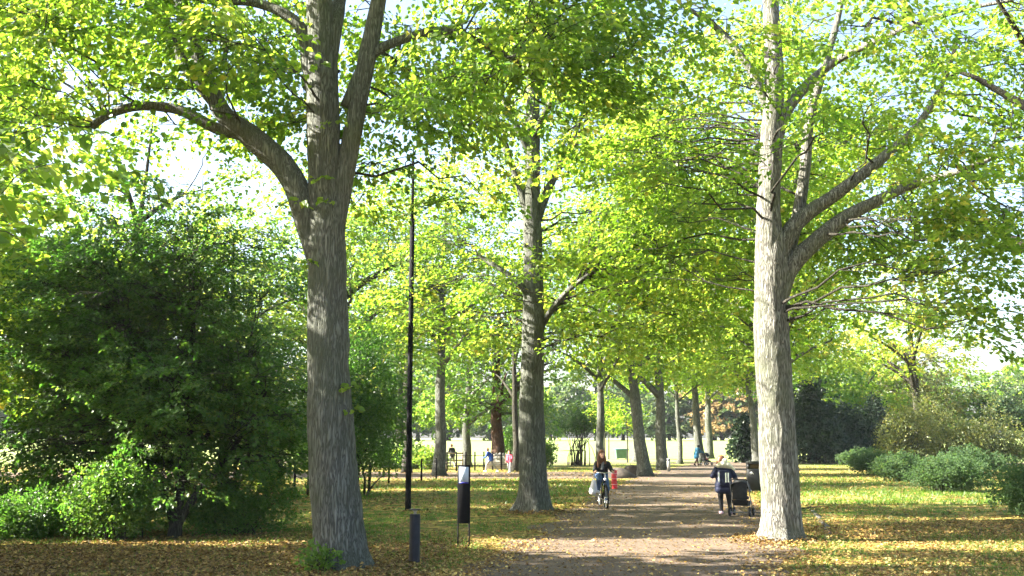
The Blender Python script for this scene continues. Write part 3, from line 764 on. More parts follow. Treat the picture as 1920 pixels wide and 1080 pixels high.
# --- the dark evergreen in front of the grove
bh = gp(326, 1008)
V3 = lambda x, y, z: bh+np.array([x, y, z])
tree('holly_tree', 'broad dark green evergreen tree with glossy leaves reaching down to the ground', bh,
     [(V3(0, 0, -.2), .14), (V3(.0, .15, .6), .12), (V3(-.1, .7, 1.5), .11), (V3(-.3, 1.8, 3.2), .09), (V3(-.5, 2.2, 5.2), .05), (V3(-.6, 2.3, 7.0), .02)],
     [[(V3(0, 0, .15), .10), (V3(.35, .3, .9), .08), (V3(.9, 1.4, 2.0), .05), (V3(1.5, 2.0, 3.4), .03)],
      [(V3(0, 0, .2), .09), (V3(-.5, .6, 1.0), .07), (V3(-1.6, 1.8, 2.2), .05), (V3(-2.8, 2.2, 3.8), .03)],
      [(V3(-.1, .6, 1.4), .07), (V3(.4, 1.8, 2.8), .05), (V3(1.0, 2.2, 4.8), .03)],
      [(V3(-.1, .5, 1.2), .07), (V3(-1.2, 1.8, 2.6), .05), (V3(-2.2, 2.2, 5.0), .03)]],
     [((-8.2, 24.2, 3.6), (3.2, 2.0, 3.8)), ((-10.6, 24.2, 3.5), (2.6, 2.0, 3.6)), ((-6.7, 24.4, 3.0), (2.0, 1.6, 2.5), .8), ((-8.8, 24.4, 6.2), (3.0, 2.0, 2.0)), ((-8.6, 22.9, 1.5), (3.3, 1.0, 1.4), 1.0), ((-7.9, 22.9, 3.2), (2.8, 1.0, 1.6), 1.0)],
     470, 6, 44, .088, DARK, BARKD, 'tree', None, 91, 'simple', .75, .5, .42, lambda p: ((np.abs(p[:, 0]-bh[0]) < .3) & (p[:, 2] < .9) & (p[:, 1] < bh[1]+.2)) | ((p[:, 0] > -5.7) & (p[:, 2] < .6)),   .15, 18, .12, .06, None, .25, beams=True, mean=.45, shell_pow=.5)

# ------------------------------------------------------------------ shrubs, hedge, small trees
def shrub(name, label, c, r, h, n_cl, per, size, mat, seed, group=None, stems=14, cat='shrub', low=.05, bark=BARKD, upright=.8, top=1.6, mean=.45, lobes=5, wide=.6, hmin=.72, cone=False):
    """A many-stemmed shrub: stems from the ground and a leafy uneven body."""
    rg = np.random.default_rng(seed); c = np.asarray(c, float)
    if len(c) == 2: c = np.array([c[0], c[1], float(gz(c[0], c[1]))])
    root = empty(name, c, label, cat, group)
    r = np.broadcast_to(np.asarray(r, float), (2,))
    # leaf clusters fill lobes of different height
    lc = np.stack([rg.uniform(-wide, wide, lobes)*r[0], rg.uniform(-wide, wide, lobes)*r[1], rg.uniform(hmin, 1.0, lobes)*h], 1); lc[0] = (0, 0, h)
    w = rg.integers(0, lobes, n_cl)
    d = norm(rg.normal(size=(n_cl, 3))); rad = rg.random(n_cl)**.4
    C = np.stack([lc[w, 0]*.75 + d[:, 0]*rad*r[0]*.62, lc[w, 1]*.75 + d[:, 1]*rad*r[1]*.62, lc[w, 2]*(.5+.5*d[:, 2]*rad)], 1)
    if cone: C[:, :2] *= np.clip(1.2-1.0*C[:, 2:3]/h, .08, 1.1)
    C = C[C[:, 2] > low]
    A = norm(C*np.array([.6/r[0], .6/r[1], 0]) + np.array([0, 0, upright]) + rg.normal(0, .35, C.shape))
    Nn = norm(np.cross(A, rg.normal(size=A.shape)))
    P, D, NN, S, ci = sprays(C, A, Nn, np.full(len(C), .16+.05*h), per, size, rg, 'simple', .1, .35, .7)
    P[:, 2] = np.maximum(P[:, 2], .02)
    rn = np.clip(rg.normal(mean, .18, len(P)) + rg.normal(0, .12, len(C))[ci], 0, 1)
    V, Q, rep = leaf_geom(P, D, NN, S, 'simple')
    k = rg.choice(len(C), min(len(C), stems*4), replace=False); t = np.linspace(0, 1, 5)[None, :, None]
    foot = np.stack([rg.normal(0, .16, len(k))*r[0], rg.normal(0, .16, len(k))*r[1], np.full(len(k), -.05)], 1)
    ctrl = foot*1.2 + np.array([0, 0, .55])*C[k][:, 2:3]
    SPt = (1-t)**2*foot[:, None] + 2*t*(1-t)*ctrl[:, None] + t*t*C[k][:, None]
    V2, Q2 = batch_tubes(SPt, np.broadcast_to(np.array([.016, .012, .009, .006, .003])*(.6+.35*h), (len(k), 5)), 4)
    a = Acc(); a.add(V2, Q2); a.build('stems', bark, root)
    link('foliage', np_mesh('foliage', V, [Q], np.tile(rn, rep), False), root, mat)
    return root

SG = 'grey-green shrubs along the right lawn'
shrub('snowberry_shrub', 'nearest and largest grey-green shrub cut off by the right margin', (15.0, 28.9), (1.75, 1.3), 1.6, 800, 24, .066, GREYG, 101, SG)
shrub('snowberry_shrub', 'second grey-green shrub of the curving row on the right lawn', (17.6, 41.5), (2.0, 1.5), 1.5, 650, 22, .082, GREYG, 102, SG)
shrub('snowberry_shrub', 'third grey-green shrub in the middle of the curving row', (19.6, 51.5), (1.6, 1.4), 1.45, 500, 22, .09, GREYG, 103, SG)
shrub('snowberry_shrub', 'fourth grey-green shrub of the row, before the thicket', (21.4, 60.0), (1.6, 1.4), 1.5, 420, 20, .10, GREYG, 104, SG)
shrub('snowberry_shrub', 'farthest small grey-green shrub at the foot of the dark yew', (27.0, 79.0), (1.9, 1.4), 1.4, 360, 18, .12, GREYG, 105, SG)
shrub('snowberry_shrub', 'low grey-green shrub partly behind the second one, under the thicket', (24.6, 55.0), (2.2, 1.6), 1.7, 520, 20, .095, GREYG, 106, SG)
for k, (x, y, rr_, h, s) in enumerate([(25.6, 87, 3.6, 8.0, 111), (20.3, 89, 1.3, 4.4, 112), (29.2, 90, 3.2, 5.6, 113), (33.0, 92, 3.2, 6.2, 114)]):
    shrub('yew_tree', ['tallest dark conifer at the far end of the shrub row', 'dark evergreen partly behind the sunlit lime and the litter bin', 'shorter dark conifer between two taller ones', 'dark conifer behind the olive thicket'][k],
          (x, y), (rr_, rr_*.85), h, [700, 320, 520, 560][k], 18, .27, YEW, s, None if k == 1 else 'dark conifers', 10, 'tree', lobes=7, wide=.75, hmin=.45, cone=True, upright=.1)
for k, (x, y, rr, h, s) in enumerate([(27.3, 70, 2.4, 5.6, 121), (31.2, 74, 2.7, 6.4, 122), (34.6, 73, 2.3, 5.2, 123)]):
    shrub('hawthorn_tree', ['olive twiggy hawthorn nearest the dark yew', 'tallest olive hawthorn in the middle of the thicket', 'olive hawthorn at the right end of the thicket'][k], (x, y), (rr, rr*.8), h, 520, 15, .155, OLIVE, s, 'hawthorns of the thicket', 26, 'tree', lobes=9, wide=.95, hmin=.35)
shrub('clipped_hedge', 'long clipped dark hedge across the far right lawn', (53.5, 101.0), (9.5, .9), 1.55, 1100, 12, .18, MIDG, 131, None, 20, 'hedge', lobes=26)
shrub('holly_tree', 'dark evergreen with low foliage seen between the front lime and the lamp post', (-6.6, 39.0), (2.9, 2.4), 7.4, 1200, 27, .105, DARK, 132, None, 12, 'tree', .9, lobes=8)
shrub('elder_shrub', 'pale green bush by the fence just left of the front lime', (-9.9, 41.0), (1.2, 1.0), 1.5, 260, 22, .09, MIDG, 133, None, 10, 'shrub', mean=.8)
shrub('hawthorn_tree', 'small many-stemmed grey-green tree on the lawn behind the tall lime', (5.2, 80.0), (2.6, 2.2), 5.6, 560, 18, .14, GREYG, 134, None, 9, 'tree', 2.6, lobes=6)
shrub('laurel_shrub', 'low leafy bush at the picture edge left of the dark evergreen', (-11.2, 23.6), (1.6, 1.2), 1.6, 560, 26, .062, DARK, 135, None, 12, 'shrub', mean=.6)
shrub('holly_shrub', 'low dark fringe of foliage right of the dark evergreen trunk', (-6.2, 23.6), (1.4, .9), 1.2, 420, 26, .06, DARK, 136, None, 12, 'shrub', mean=.45)
shrub('holly_shrub', 'low sunlit clump of glossy foliage left of the dark evergreen trunk', (-8.5, 22.3), (1.25, .75), 1.75, 520, 24, .075, DARK, 152, None, 12, 'shrub', mean=.7)
shrub('holly_shrub', 'low leafy fringe at the left margin before the dark evergreen', (-10.6, 22.5), (1.3, .7), 1.1, 380, 24, .07, DARK, 153, None, 12, 'shrub', mean=.55)
shrub('lime_sprout', 'leafy basal shoots round the foot of the front lime', (b1[0]-.28, b1[1]-.55), (.42, .25), .42, 40, 9, .085, MIDG, 137, None, 6, 'shoot', mean=.3)

shrub('elder_shrub', 'low green bush on the lawn behind the lamp post', (-7.4, 72.0), (1.7, 1.2), 2.0, 300, 18, .14, MIDG, 138, 'bushes behind the side path', 10, 'shrub', mean=.5)
shrub('elder_shrub', 'leafy bush beyond the side path left of the forked lime', (-5.6, 70.5), (1.2, 1.0), 1.5, 220, 18, .14, MIDG, 139, 'bushes behind the side path', 10, 'shrub', mean=.6)
shrub('elder_shrub', 'dark bush against the red-barked trunk behind the railing', (.1, 74.0), (1.6, 1.2), 3.2, 320, 18, .15, DARK, 150, 'bushes behind the side path', 10, 'shrub', mean=.5)
shrub('elder_shrub', 'spreading bush beneath the trees between the tall lime and the cyclist', (2.2, 77.0), (1.5, 1.1), 2.4, 280, 18, .15, MIDG, 151, 'bushes behind the side path', 10, 'shrub', mean=.45)
for k, (x, y, h, cr, mt, s) in enumerate([(30.5, 104, 14, 5.0, MIDG, 171), (37.5, 108, 13, 5.0, LIMEY, 172), (44.5, 112, 12, 5.0, OLIVE, 173), (51.5, 120, 10.5, 4.6, MIDG, 174), (58.0, 118, 8.5, 4.6, FARG, 175)]):
    lime(['green tree rising behind the dark yews', 'yellowing tree behind the olive thicket', 'olive tree between the thicket and the clipped hedge', 'green tree standing behind the clipped hedge', 'dull green tree behind the end of the clipped hedge'][k],
         (x, y), .55, (0, 0), h, cr, 1.8, 80, 24, .28, mt, s, BARKD, .5, group='trees behind the thicket', name='broadleaf_tree')
for k, (x, y, rr_, h, mt, s) in enumerate([(-11.5, 70.5, 2.0, 2.6, MIDG, 181), (-14.5, 74, 2.4, 3.4, DARK, 182), (-17.8, 71, 2.2, 2.8, MIDG, 183), (-9.3, 73.5, 1.5, 2.2, DARK, 184)]):
    shrub('elder_shrub', ['rounded bush left of the lamp post beyond the side path', 'tall dark bush seen through the fence behind the dark evergreen', 'leafy bush far back at the left beyond the fence', 'small dark bush just left of the lamp post beyond the side path'][k], (x, y), (rr_, rr_*.8), h, 300, 18, .15, mt, s, 'bushes behind the side path', 8, 'shrub', mean=.5)
# epicormic leaf tufts sitting on the front lime's trunk belong to that tree
lime1 = [o for o in bpy.data.objects if o.name.startswith('lime_tree') and o.parent is None and np.linalg.norm(np.array(o.location)-b1) < .01][0]
rg = np.random.default_rng(77)
for px, py, yy, s in [(655, 720, D1-.3, .2), (660, 765, D1-.28, .16), (578, 490, D1-.35, .16), (600, 330, D1-.5, .22), (560, 375, D1-.5, .3), (615, 372, D1-.5, .2), (620, 225, D1-.6, .35), (600, 120, D1-.5, .2)]:
    C = at(px, py, yy)[None]; Aa = norm(np.array([[rg.normal(0, .5), -.6, -.1]])); Nn = norm(np.array([[0, -.5, .8]]))
    P, D, NN, S, ci = sprays(C, Aa, Nn, np.array([s]), 14, .10, rg, 'round', .3)
    V, Q, rep = leaf_geom(P-b1, D, NN, S, 'round', asp=.8)
    link('leaf_tuft', np_mesh('leaf_tuft', V, [Q], np.tile(np.clip(rg.normal(.5, .15, len(P)), 0, 1), rep), False), lime1, LIME)

# ------------------------------------------------------------------ the belt of trees beyond the lawn
def copy_tree(o, loc, s, rz, label=None):
    c = o.copy(); COL.objects.link(c); c.location = loc; c.scale = (s, s, s*1.05); c.rotation_euler = (0, 0, rz)
    if label: c['label'] = label
    for ch in o.children:
        k = ch.copy(); COL.objects.link(k); k.parent = c
    return c
FG = 'belt of trees beyond the lawn'
rr = random.Random(9)
kinds = [('grey-green tree in the hazy belt beyond the sunlit lawn', FARG, 13, 6.0, 1.0), ('dull green bushy tree in the hazy belt beyond the sunlit lawn', FARG, 10, 6.2, .6),
         ('yellowing tree in the hazy belt beyond the sunlit lawn', LIMEY, 12, 5.6, 1.2), ('orange autumn tree above the belt beyond the sunlit lawn', ORANGE, 13, 6.0, 1.5)]
spots = [[], [], [], []]
xs_ = -115.0
while xs_ < 135:
    y = rr.uniform(172, 205)
    spots[rr.choices([0, 1, 2], [5, 5, 2])[0]].append((xs_, y, rr.uniform(.8, 1.25)))
    xs_ += rr.uniform(5.0, 8.5)
spots[3] = [(38.5, 186, 1.05), (44, 196, .95), (-30, 190, .9)]
for k, (lab, mt, h, cr, z0) in enumerate(kinds):
    first = None
    for (x, y, s) in spots[k]:
        loc = (x, y, float(gz(x, y)))
        if first is None:
            first = lime(lab, loc, .7, (0, 0), h, cr, z0, 70, 26, .46, mt, 140+k, BARKD, .45, group=FG, name=['broadleaf_tree', 'broadleaf_tree', 'yellowing_tree', 'beech_tree'][k], limbs=5, spread=2.0)
        else:
            copy_tree(first, loc, s, rr.uniform(0, 6.28))

# ------------------------------------------------------------------ finishes for the small things
BLACK = plain('black_paint', (.004, .004, .005), .85, .0, .12)
BOLL = plain('bollard_paint', (.009, .010, .014), .6, .1, .25, .5, 9)
STEEL = plain('galvanised_steel', (.42, .43, .44), .38, .7, .5, .15)
PAPER = plain('paper', (.40, .46, .56), .5, 0, .4, .04)
INK = plain('print_ink', (.10, .12, .16), .6)
BLUE = plain('blue_print', (.01, .012, .22), .5)
RED = plain('red_plastic', (.55, .02, .03), .35, 0, .5, .35, 14, .6)
STONE = plain('granite_boulder', (.055, .045, .038), .85, 0, .3, .4, 5, .5)
KERB = plain('kerb_stone', (.085, .08, .072), .85, 0, .3, .3, 9, .4)
GREENP = plain('green_steel', (.06, .11, .085), .5, .1, .4, .2, 3)
BINP = plain('bin_grey', (.012, .013, .015), .5, .2, .4, .3, 6)
BINL = plain('bin_liner', (.50, .34, .12), .7)
WHITE = plain('white_plastic', (.78, .78, .80), .4, 0, .4, .06)
WOOD = plain('grey_wood', (.24, .20, .16), .8, 0, .2, .3, 12)
PALE = plain('pale_picket', (.42, .40, .36), .75, 0, .2, .25, 6)
SKIN = plain('skin', (.62, .36, .26), .55, 0, .4, .06)
HAIRB = plain('brown_hair', (.16, .065, .03), .55, 0, .4, .4, 60)
HAIRL = plain('light_hair', (.62, .48, .24), .55, 0, .4, .3, 60)
JACK = plain('black_jacket', (.016, .017, .02), .7, 0, .25, .35, 12)
NAVY = plain('navy_jacket', (.014, .018, .045), .7, 0, .25, .35, 10)
JEANS = plain('blue_denim', (.05, .09, .18), .85, 0, .2, .35, 14)
TIGHT = plain('black_leggings', (.012, .012, .014), .75, 0, .2, .3)
SHOE = plain('white_shoe', (.72, .72, .74), .6, 0, .3, .08)
PINK = plain('pink_shoe', (.75, .50, .60), .6, 0, .3, .1)
FUR = plain('cream_fleece', (.80, .74, .52), .9, 0, .1, .15, 30, .5)
TEAL = plain('teal_coat', (.02, .10, .17), .75, 0, .2, .35, 8)
BROWNT = plain('brown_trousers', (.05, .028, .02), .8, 0, .2)
REDC = plain('red_fabric', (.42, .03, .045), .75, 0, .2, .25)
PINKC = plain('pink_coat', (.62, .08, .13), .75, 0, .2, .25)
BLUEC = plain('blue_coat', (.02, .06, .28), .75, 0, .2, .3)
GREYC = plain('grey_fabric', (.22, .22, .23), .85, 0, .2, .2)
RUBBER = plain('tyre_rubber', (.012, .012, .012), .8, 0, .3)
CHROME = plain('chrome', (.6, .6, .62), .25, .9, .5, .05)
BAGW = plain('white_bag', (.66, .64, .72), .7, 0, .25, .08, 10, .3)
EYE = plain('eye', (.02, .015, .012), .2)
LIP = plain('lip', (.42, .12, .11), .5)
STRIPE = plain('reflective_stripe', (.75, .78, .66), .5, 0, .5, .08)

# ------------------------------------------------------------------ street furniture
# lamp post: foot hidden behind the bollard light
lp = gp(765, 957)
e = empty('lamp_post', lp, 'tall thin black lamp post with a scrolled hook near its top', 'lamp post')
Hp = (at(771, 284, lp[1])-lp)[2]
z1 = (at(768, 410, lp[1])-lp)[2]
Acc().lathe([(.10, -.1), (.10, .05), (.092, .1), (.088, 1.4), (.083, 1.5), (.075, z1), (.0, z1+.02)], 16).build('lower_pole', BLACK, e)
Acc().lathe([(.05, z1-.1), (.046, z1+.1), (.040, Hp*.97), (.02, Hp), (.012, Hp+.22)], 12).build('upper_pole', BLACK, e)
Acc().ring((-.14, 0, Hp-.42), .115, .018, 'y', 24, 6).tube([(-.03, 0, Hp-.12), (-.10, 0, Hp-.22), (-.22, 0, Hp-.34)], .018, 6).tube([(0, 0, Hp-.62), (-.06, 0, Hp-.56), (-.14, 0, Hp-.54)], .016, 6).build('hook', BLACK, e)

# bollard light
bl = gp(777, 1057)
e = empty('bollard_light', bl, 'black cylindrical bollard light with a flat cap beside the front lime', 'bollard light')
Acc().lathe([(.098, -.1), (.098, .01), (.095, .02), (.095, .845), (.088, .855), (.0, .856)], 32).build('post', BOLL, e)
Acc().lathe([(.028, .85), (.022, .88), (.032, .905), (.05, .92), (.0, .921)], 20).build('reflector', STEEL, e)
Acc().lathe([(.06, .921), (.104, .924), (.106, .938), (.10, .944), (.0, .948)], 32).build('cap', BOLL, e)

# information post
ip = gp(869, 1026)
e = empty('information_post', ip, 'narrow black information post with a pale notice at the top', 'sign')
H = 1.64
w2 = .128
for sx_ in (-1, 1):
    Acc().box((sx_*w2-.014*(1+sx_), -.02, -.15), (sx_*w2+.014*(1-sx_), .02, .50)).build('leg', BLACK, e)
Acc().box((-w2+.024, -.018, .02), (w2-.024, .018, .045)).build('foot_bar', BLACK, e)
pn = Acc().box((-w2-.002, -.028, .47), (w2+.002, .028, H), .006).build('panel', BLACK, e)
nt = Acc().box((-w2+.03, -.034, 1.30), (w2-.032, -.0285, H-.04)).build('notice', PAPER, pn)
Acc().box((-w2+.03, -.033, 1.268), (w2-.032, -.0285, 1.297)).build('blue_band', BLUE, pn)
pr = Acc()
for (x0, x1, z0_, z1_) in [(-.075, .01, 1.545, 1.552), (-.075, -.03, 1.528, 1.533), (.005, .012, 1.44, 1.52), (.014, .02, 1.42, 1.475), (-.075, -.02, 1.48, 1.484), (-.075, -.03, 1.46, 1.464), (-.075, -.02, 1.44, 1.444), (-.05, .0, 1.36, 1.364), (-.05, .02, 1.34, 1.344)]:
    pr.box((x0, -.0352, z0_), (x1, -.0342, z1_))
pr.build('notice_print', INK, pn)

# litter bin right of the path
bn = gp(1417, 921)
e = empty('litter_bin', bn, 'dark grey box-shaped litter bin half behind the sunlit lime', 'litter bin', rz=R(-6))
bd = Acc().box((-.33, -.24, .03), (.33, .24, .92), .02)
bd.box((-.33, -.238, .92), (-.25, .238, 1.10)).box((.25, -.238, .92), (.33, .238, 1.10))
bd.build('body', BINP, e)
Acc().box((-.34, -.25, 1.10), (.34, .25, 1.22), .02).build('hood', BINP, e)
Acc().box((-.245, .16, .80), (.245, .20, 1.10)).build('liner', BINL, e)
lg = Acc().tube([(-.24, -.243, .74), (-.18, -.243, .80), (-.13, -.243, .73), (-.10, -.243, .70)], .012, 5).tube([(-.2, -.243, .70), (-.16, -.243, .76)], .010, 5)
lg.build('emblem', WHITE, e)

# far bin/skip, metal bollard, boulders, red wrapped post
sk = np.array([10.6, 98.5, float(gz(10.6, 98.5))])
e = empty('waste_container', sk, 'small green wheeled waste container on the lawn behind the boulders', 'container', rz=R(4))
a = Acc(); a.add([(-.52,-.38,.12),(.52,-.38,.12),(.52,.38,.12),(-.52,.38,.12),(-.62,-.46,.95),(.62,-.46,.95),(.62,.46,.95),(-.62,.46,.95)], [(0,3,2,1),(4,5,6,7),(0,1,5,4),(1,2,6,5),(2,3,7,6),(3,0,4,7)])
a.build('body', GREENP, e, False)
Acc().box((-.66, -.5, .952), (.66, .5, 1.03), .02).build('lid', plain('blue_green_lid', (.03, .12, .16), .5), e)
for sx_ in (-.4, .4):
    for sy_ in (-.3, .3):
        Acc().ring((sx_, sy_, .075), .05, .026, 'x', 14, 6).build('wheel', RUBBER, e)
mb = gp(1254, 884)
e = empty('metal_bollard', mb, 'short grey metal bollard at the foot of the thick lime', 'bollard')
Acc().lathe([(.11, -.1), (.11, .82), (.10, .84), (0, .845)], 20).build('post', plain('weathered_metal', (.36, .36, .34), .5, .3), e)
Acc().lathe([(.118, .70), (.118, .78), (.10, .785)], 20).build('collar', BOLL, e)
def boulder(label, p, r, seed):
    n1, n2 = 22, 14
    th, ph = np.meshgrid(np.linspace(0, 2*np.pi, n1, endpoint=False), np.linspace(.02, np.pi-.02, n2), indexing='ij')
    d = np.stack([np.cos(th)*np.sin(ph), np.sin(th)*np.sin(ph), np.cos(ph)], -1).reshape(-1, 3)
    k = .8+.5*vnoise(d*1.4+seed)+.18*vnoise(d*3.3+seed)
    V = d*k[:, None]*np.array(r); V[:, 2] = np.maximum(V[:, 2], -.1)
    i, j = np.meshgrid(np.arange(n1), np.arange(n2-1), indexing='ij')
    f = lambda a, b_: ((a % n1)*n2+b_).ravel()
    o = link('boulder', np_mesh('boulder', V, [np.stack([f(i, j), f(i, j+1), f(i+1, j+1), f(i+1, j)], 1)]), None, STONE)
    o.location = (float(p[0]), float(p[1]), .03)
    tag(o, label, 'boulder', 'boulders by the path')
boulder('low grey-brown boulder between the red post and the rounder boulder', gp(1162, 896), (.72, .5, .42), 3.1)
boulder('rounder brown boulder touching the leaning lime', gp(1187, 892), (.58, .5, .50), 8.7)
rp_ = gp(1152, 917)
e = empty('wrapped_post', rp_, 'short post wrapped in crinkled red plastic behind the cyclist', 'post')
th = np.linspace(0, 2*np.pi, 20, endpoint=False); V = []
zs = np.linspace(.02, .80, 26)
for z in zs:
    r_ = .12+.012*np.sin(3*th+z*11)+.010*np.sin(z*42+th*2)
    V.append(np.stack([r_*np.cos(th), r_*np.sin(th), np.full(20, z)], 1))
i, j = np.meshgrid(np.arange(25), np.arange(20), indexing='ij'); f = lambda a, b_: (a*20+b_ % 20).ravel()
a = Acc(); a.add(np.concatenate(V), np.stack([f(i, j), f(i, j+1), f(i+1, j+1), f(i+1, j)], 1), np.array([25*20+np.arange(20)])); a.build('wrapping', RED, e)
Acc().lathe([(.05, -.1), (.05, .84), (.0, .845)], 12).build('post', WOOD, e)
for z in (.20, .44, .66):
    Acc().ring((0, 0, z), .132, .012, 'z', 20, 5).build('tape', plain('pale_tape', (.7, .35, .36), .4), e)

# stone edging strip right of the sunlit lime
k0, k1 = gp(1524, 958), gp(1558, 1002)
e = empty('kerb_edging', k0, 'broken line of grey edging stones in the leaves right of the sunlit lime', 'edging stones')
nst = 5
for k in range(nst):
    p, q2 = k0+(k1-k0)*(k+.03)/nst, k0+(k1-k0)*(k+.97)/nst
    ln = np.linalg.norm(q2-p); ang = math.atan2(*(q2-p)[:2][::-1])
    o = Acc().box((0, -.06, -.1), (ln, .055, .025+.015*(k % 2)), .01).build('edging_stone', KERB, e)
    o.location = tuple(p-k0); o.rotation_euler = (0, 0, ang+.03*(k % 2))
# a fallen stick on the leaves
tw = Acc().tube([gp(1500, 957)+(0, 0, .04), gp(1520, 955)+(0, 0, .07), gp(1548, 953)+(0, 0, .05), gp(1566, 957)+(0, 0, .03)], [.02, .018, .014, .006], 6)
tag(tw.build('fallen_stick', BARKD), 'thin dark fallen stick lying above the edging stones', 'stick')

# fence of black posts and wires, left
fp = [gp(x, y) for x, y in [(440, 938), (497, 930), (552, 918), (622, 915), (692, 913), (729, 906), (790, 902), (818, 899)]]
e = empty('post_fence', fp[0], 'fence of thin black posts with slack wires across the left lawn', 'fence')
for p in fp:
    Acc().box((-.045, -.045, -.1), (.045, .045, 1.12), .01).build('post', BLACK, e, loc=p-fp[0])
for z in (.45, .85, 1.05):
    w = []
    for p, q2 in zip(fp[:-1], fp[1:]):
        for t in np.linspace(0, 1, 6, endpoint=False): w.append(p+(q2-p)*t-fp[0]+np.array([0, 0, z-.05*math.sin(math.pi*t)]))
    w.append(fp[-1]-fp[0]+np.array([0, 0, z])); Acc().tube(w, .004, 4).build('wire', STEEL, e)
# pale picket railing in front of the red-barked tree
q0, q1 = gp(838, 884), gp(972, 880)
e = empty('picket_railing', q0, 'railing with dark posts and pale pickets in front of the red-barked tree', 'fence')
for k in range(9):
    p = q0+(q1-q0)*k/8
    Acc().box((-.05, -.05, -.1), (.05, .05, 1.25), .01).build('post', BLACK, e, loc=p-q0)
for k in range(26):
    p = q0+(q1-q0)*(.56+.44*k/26)
    Acc().box((-.03, -.016, .08), (.03, .016, 1.12+.05*math.sin(k*2.1))).build('picket', PALE, e, loc=p-q0+np.array([0, .07, 0]))
for z in (.35, 1.0):
    Acc().tube([np.array([0, .0, z]), q1-q0+np.array([0, 0, z])], .022, 6).build('rail', BINP, e)
# wooden rail barrier farther back and a bench on the lawn
r0_, r1_ = np.array([-5.9, 74, 0.]), np.array([-3.6, 74, 0.])
e = empty('rail_barrier', r0_, 'low dark wooden rail barrier beside the person in black', 'barrier')
for k in range(3): Acc().box((-.05, -.05, -.1), (.05, .05, 1.15)).build('post', WOOD, e, loc=(r1_-r0_)*k/2)
for z in (.55, 1.05): Acc().box((-.05, -.075, z-.05), (2.35, -.052, z+.05)).build('rail', WOOD, e)
e = empty('park_bench', (-7.1, 84, 0), 'weathered slatted bench on the lawn between the lamp post and the forked lime', 'bench', rz=R(8))
for sx_ in (-.75, .75): Acc().box((sx_-.04, -.25, 0), (sx_+.04, .22, .42)).box((sx_-.035, .18, .42), (sx_+.035, .24, .9)).build('leg', BINP, e)
for k in range(4): Acc().box((-.9, -.26+k*.12, .425), (.9, -.17+k*.12, .455)).build('slat', WOOD, e)
for k in range(3): Acc().box((-.9, .15, .52+k*.13), (.9, .177, .62+k*.13)).build('slat', WOOD, e)
for x0_ in (4.05,):
    r0_ = np.array([x0_, 92, float(gz(x0_, 92))]); e = empty('rail_barrier', r0_, 'thin tubular rail on the sunny lawn behind the cyclist', 'barrier')
    for k in range(3): Acc().tube([(k*1.3, 0, -.1), (k*1.3, 0, 1.0)], .035, 8).build('post', BINP, e)
    Acc().tube([(-.02, 0, 1.0), (2.62, 0, 1.0)], .035, 8).build('rail', BINP, e)
# saplings on the lawn behind the boulders
for k, (x, y, h) in enumerate([(10.2, 90, 4.6), (9.4, 99, 5.0), (8.0, 88, 5.6)]):
    p = np.array([x, y, float(gz(x, y))])
    tree('young_tree', ['thin sapling in front of the green container', 'thin sapling behind the green container', 'slender young tree right of the trunk behind the cyclist'][k], p,
         [(p-np.array([0, 0, .1]), .07), (p+np.array([.03, 0, h*.4]), .055), (p+np.array([-.02, 0, h*.8]), .035), (p+np.array([0, 0, h]), .015)], [],
         [(p+np.array([0, 0, h*.85]), (1.1, 1.1, h*.3))], 16, 5, 14, .20, LIMEY, BARKD, 'tree', 'saplings on the lawn', 160+k, spread=.5, spray=.5, flare=.2, sides=10, beams=False)

# ------------------------------------------------------------------ thin haze: the far belt of trees fades to pale blue
hz = bpy.data.materials.new('haze'); hz.use_nodes = True
hn, hl = hz.node_tree.nodes, hz.node_tree.links
hn.remove(hn['Principled BSDF'])
pv = hn.new('ShaderNodeVolumePrincipled'); pv.inputs['Color'].default_value = (.82, .90, 1, 1); pv.inputs['Density'].default_value = .00014; pv.inputs['Anisotropy'].default_value = .2
hl.new(pv.outputs[0], hn['Material Output'].inputs['Volume'])
ha = Acc().box((-620, -110, -1), (620, 720, 24))
tag(ha.build('haze', hz, None, False), 'thin pale blue haze between the avenue and the far trees', 'haze', kind='stuff')

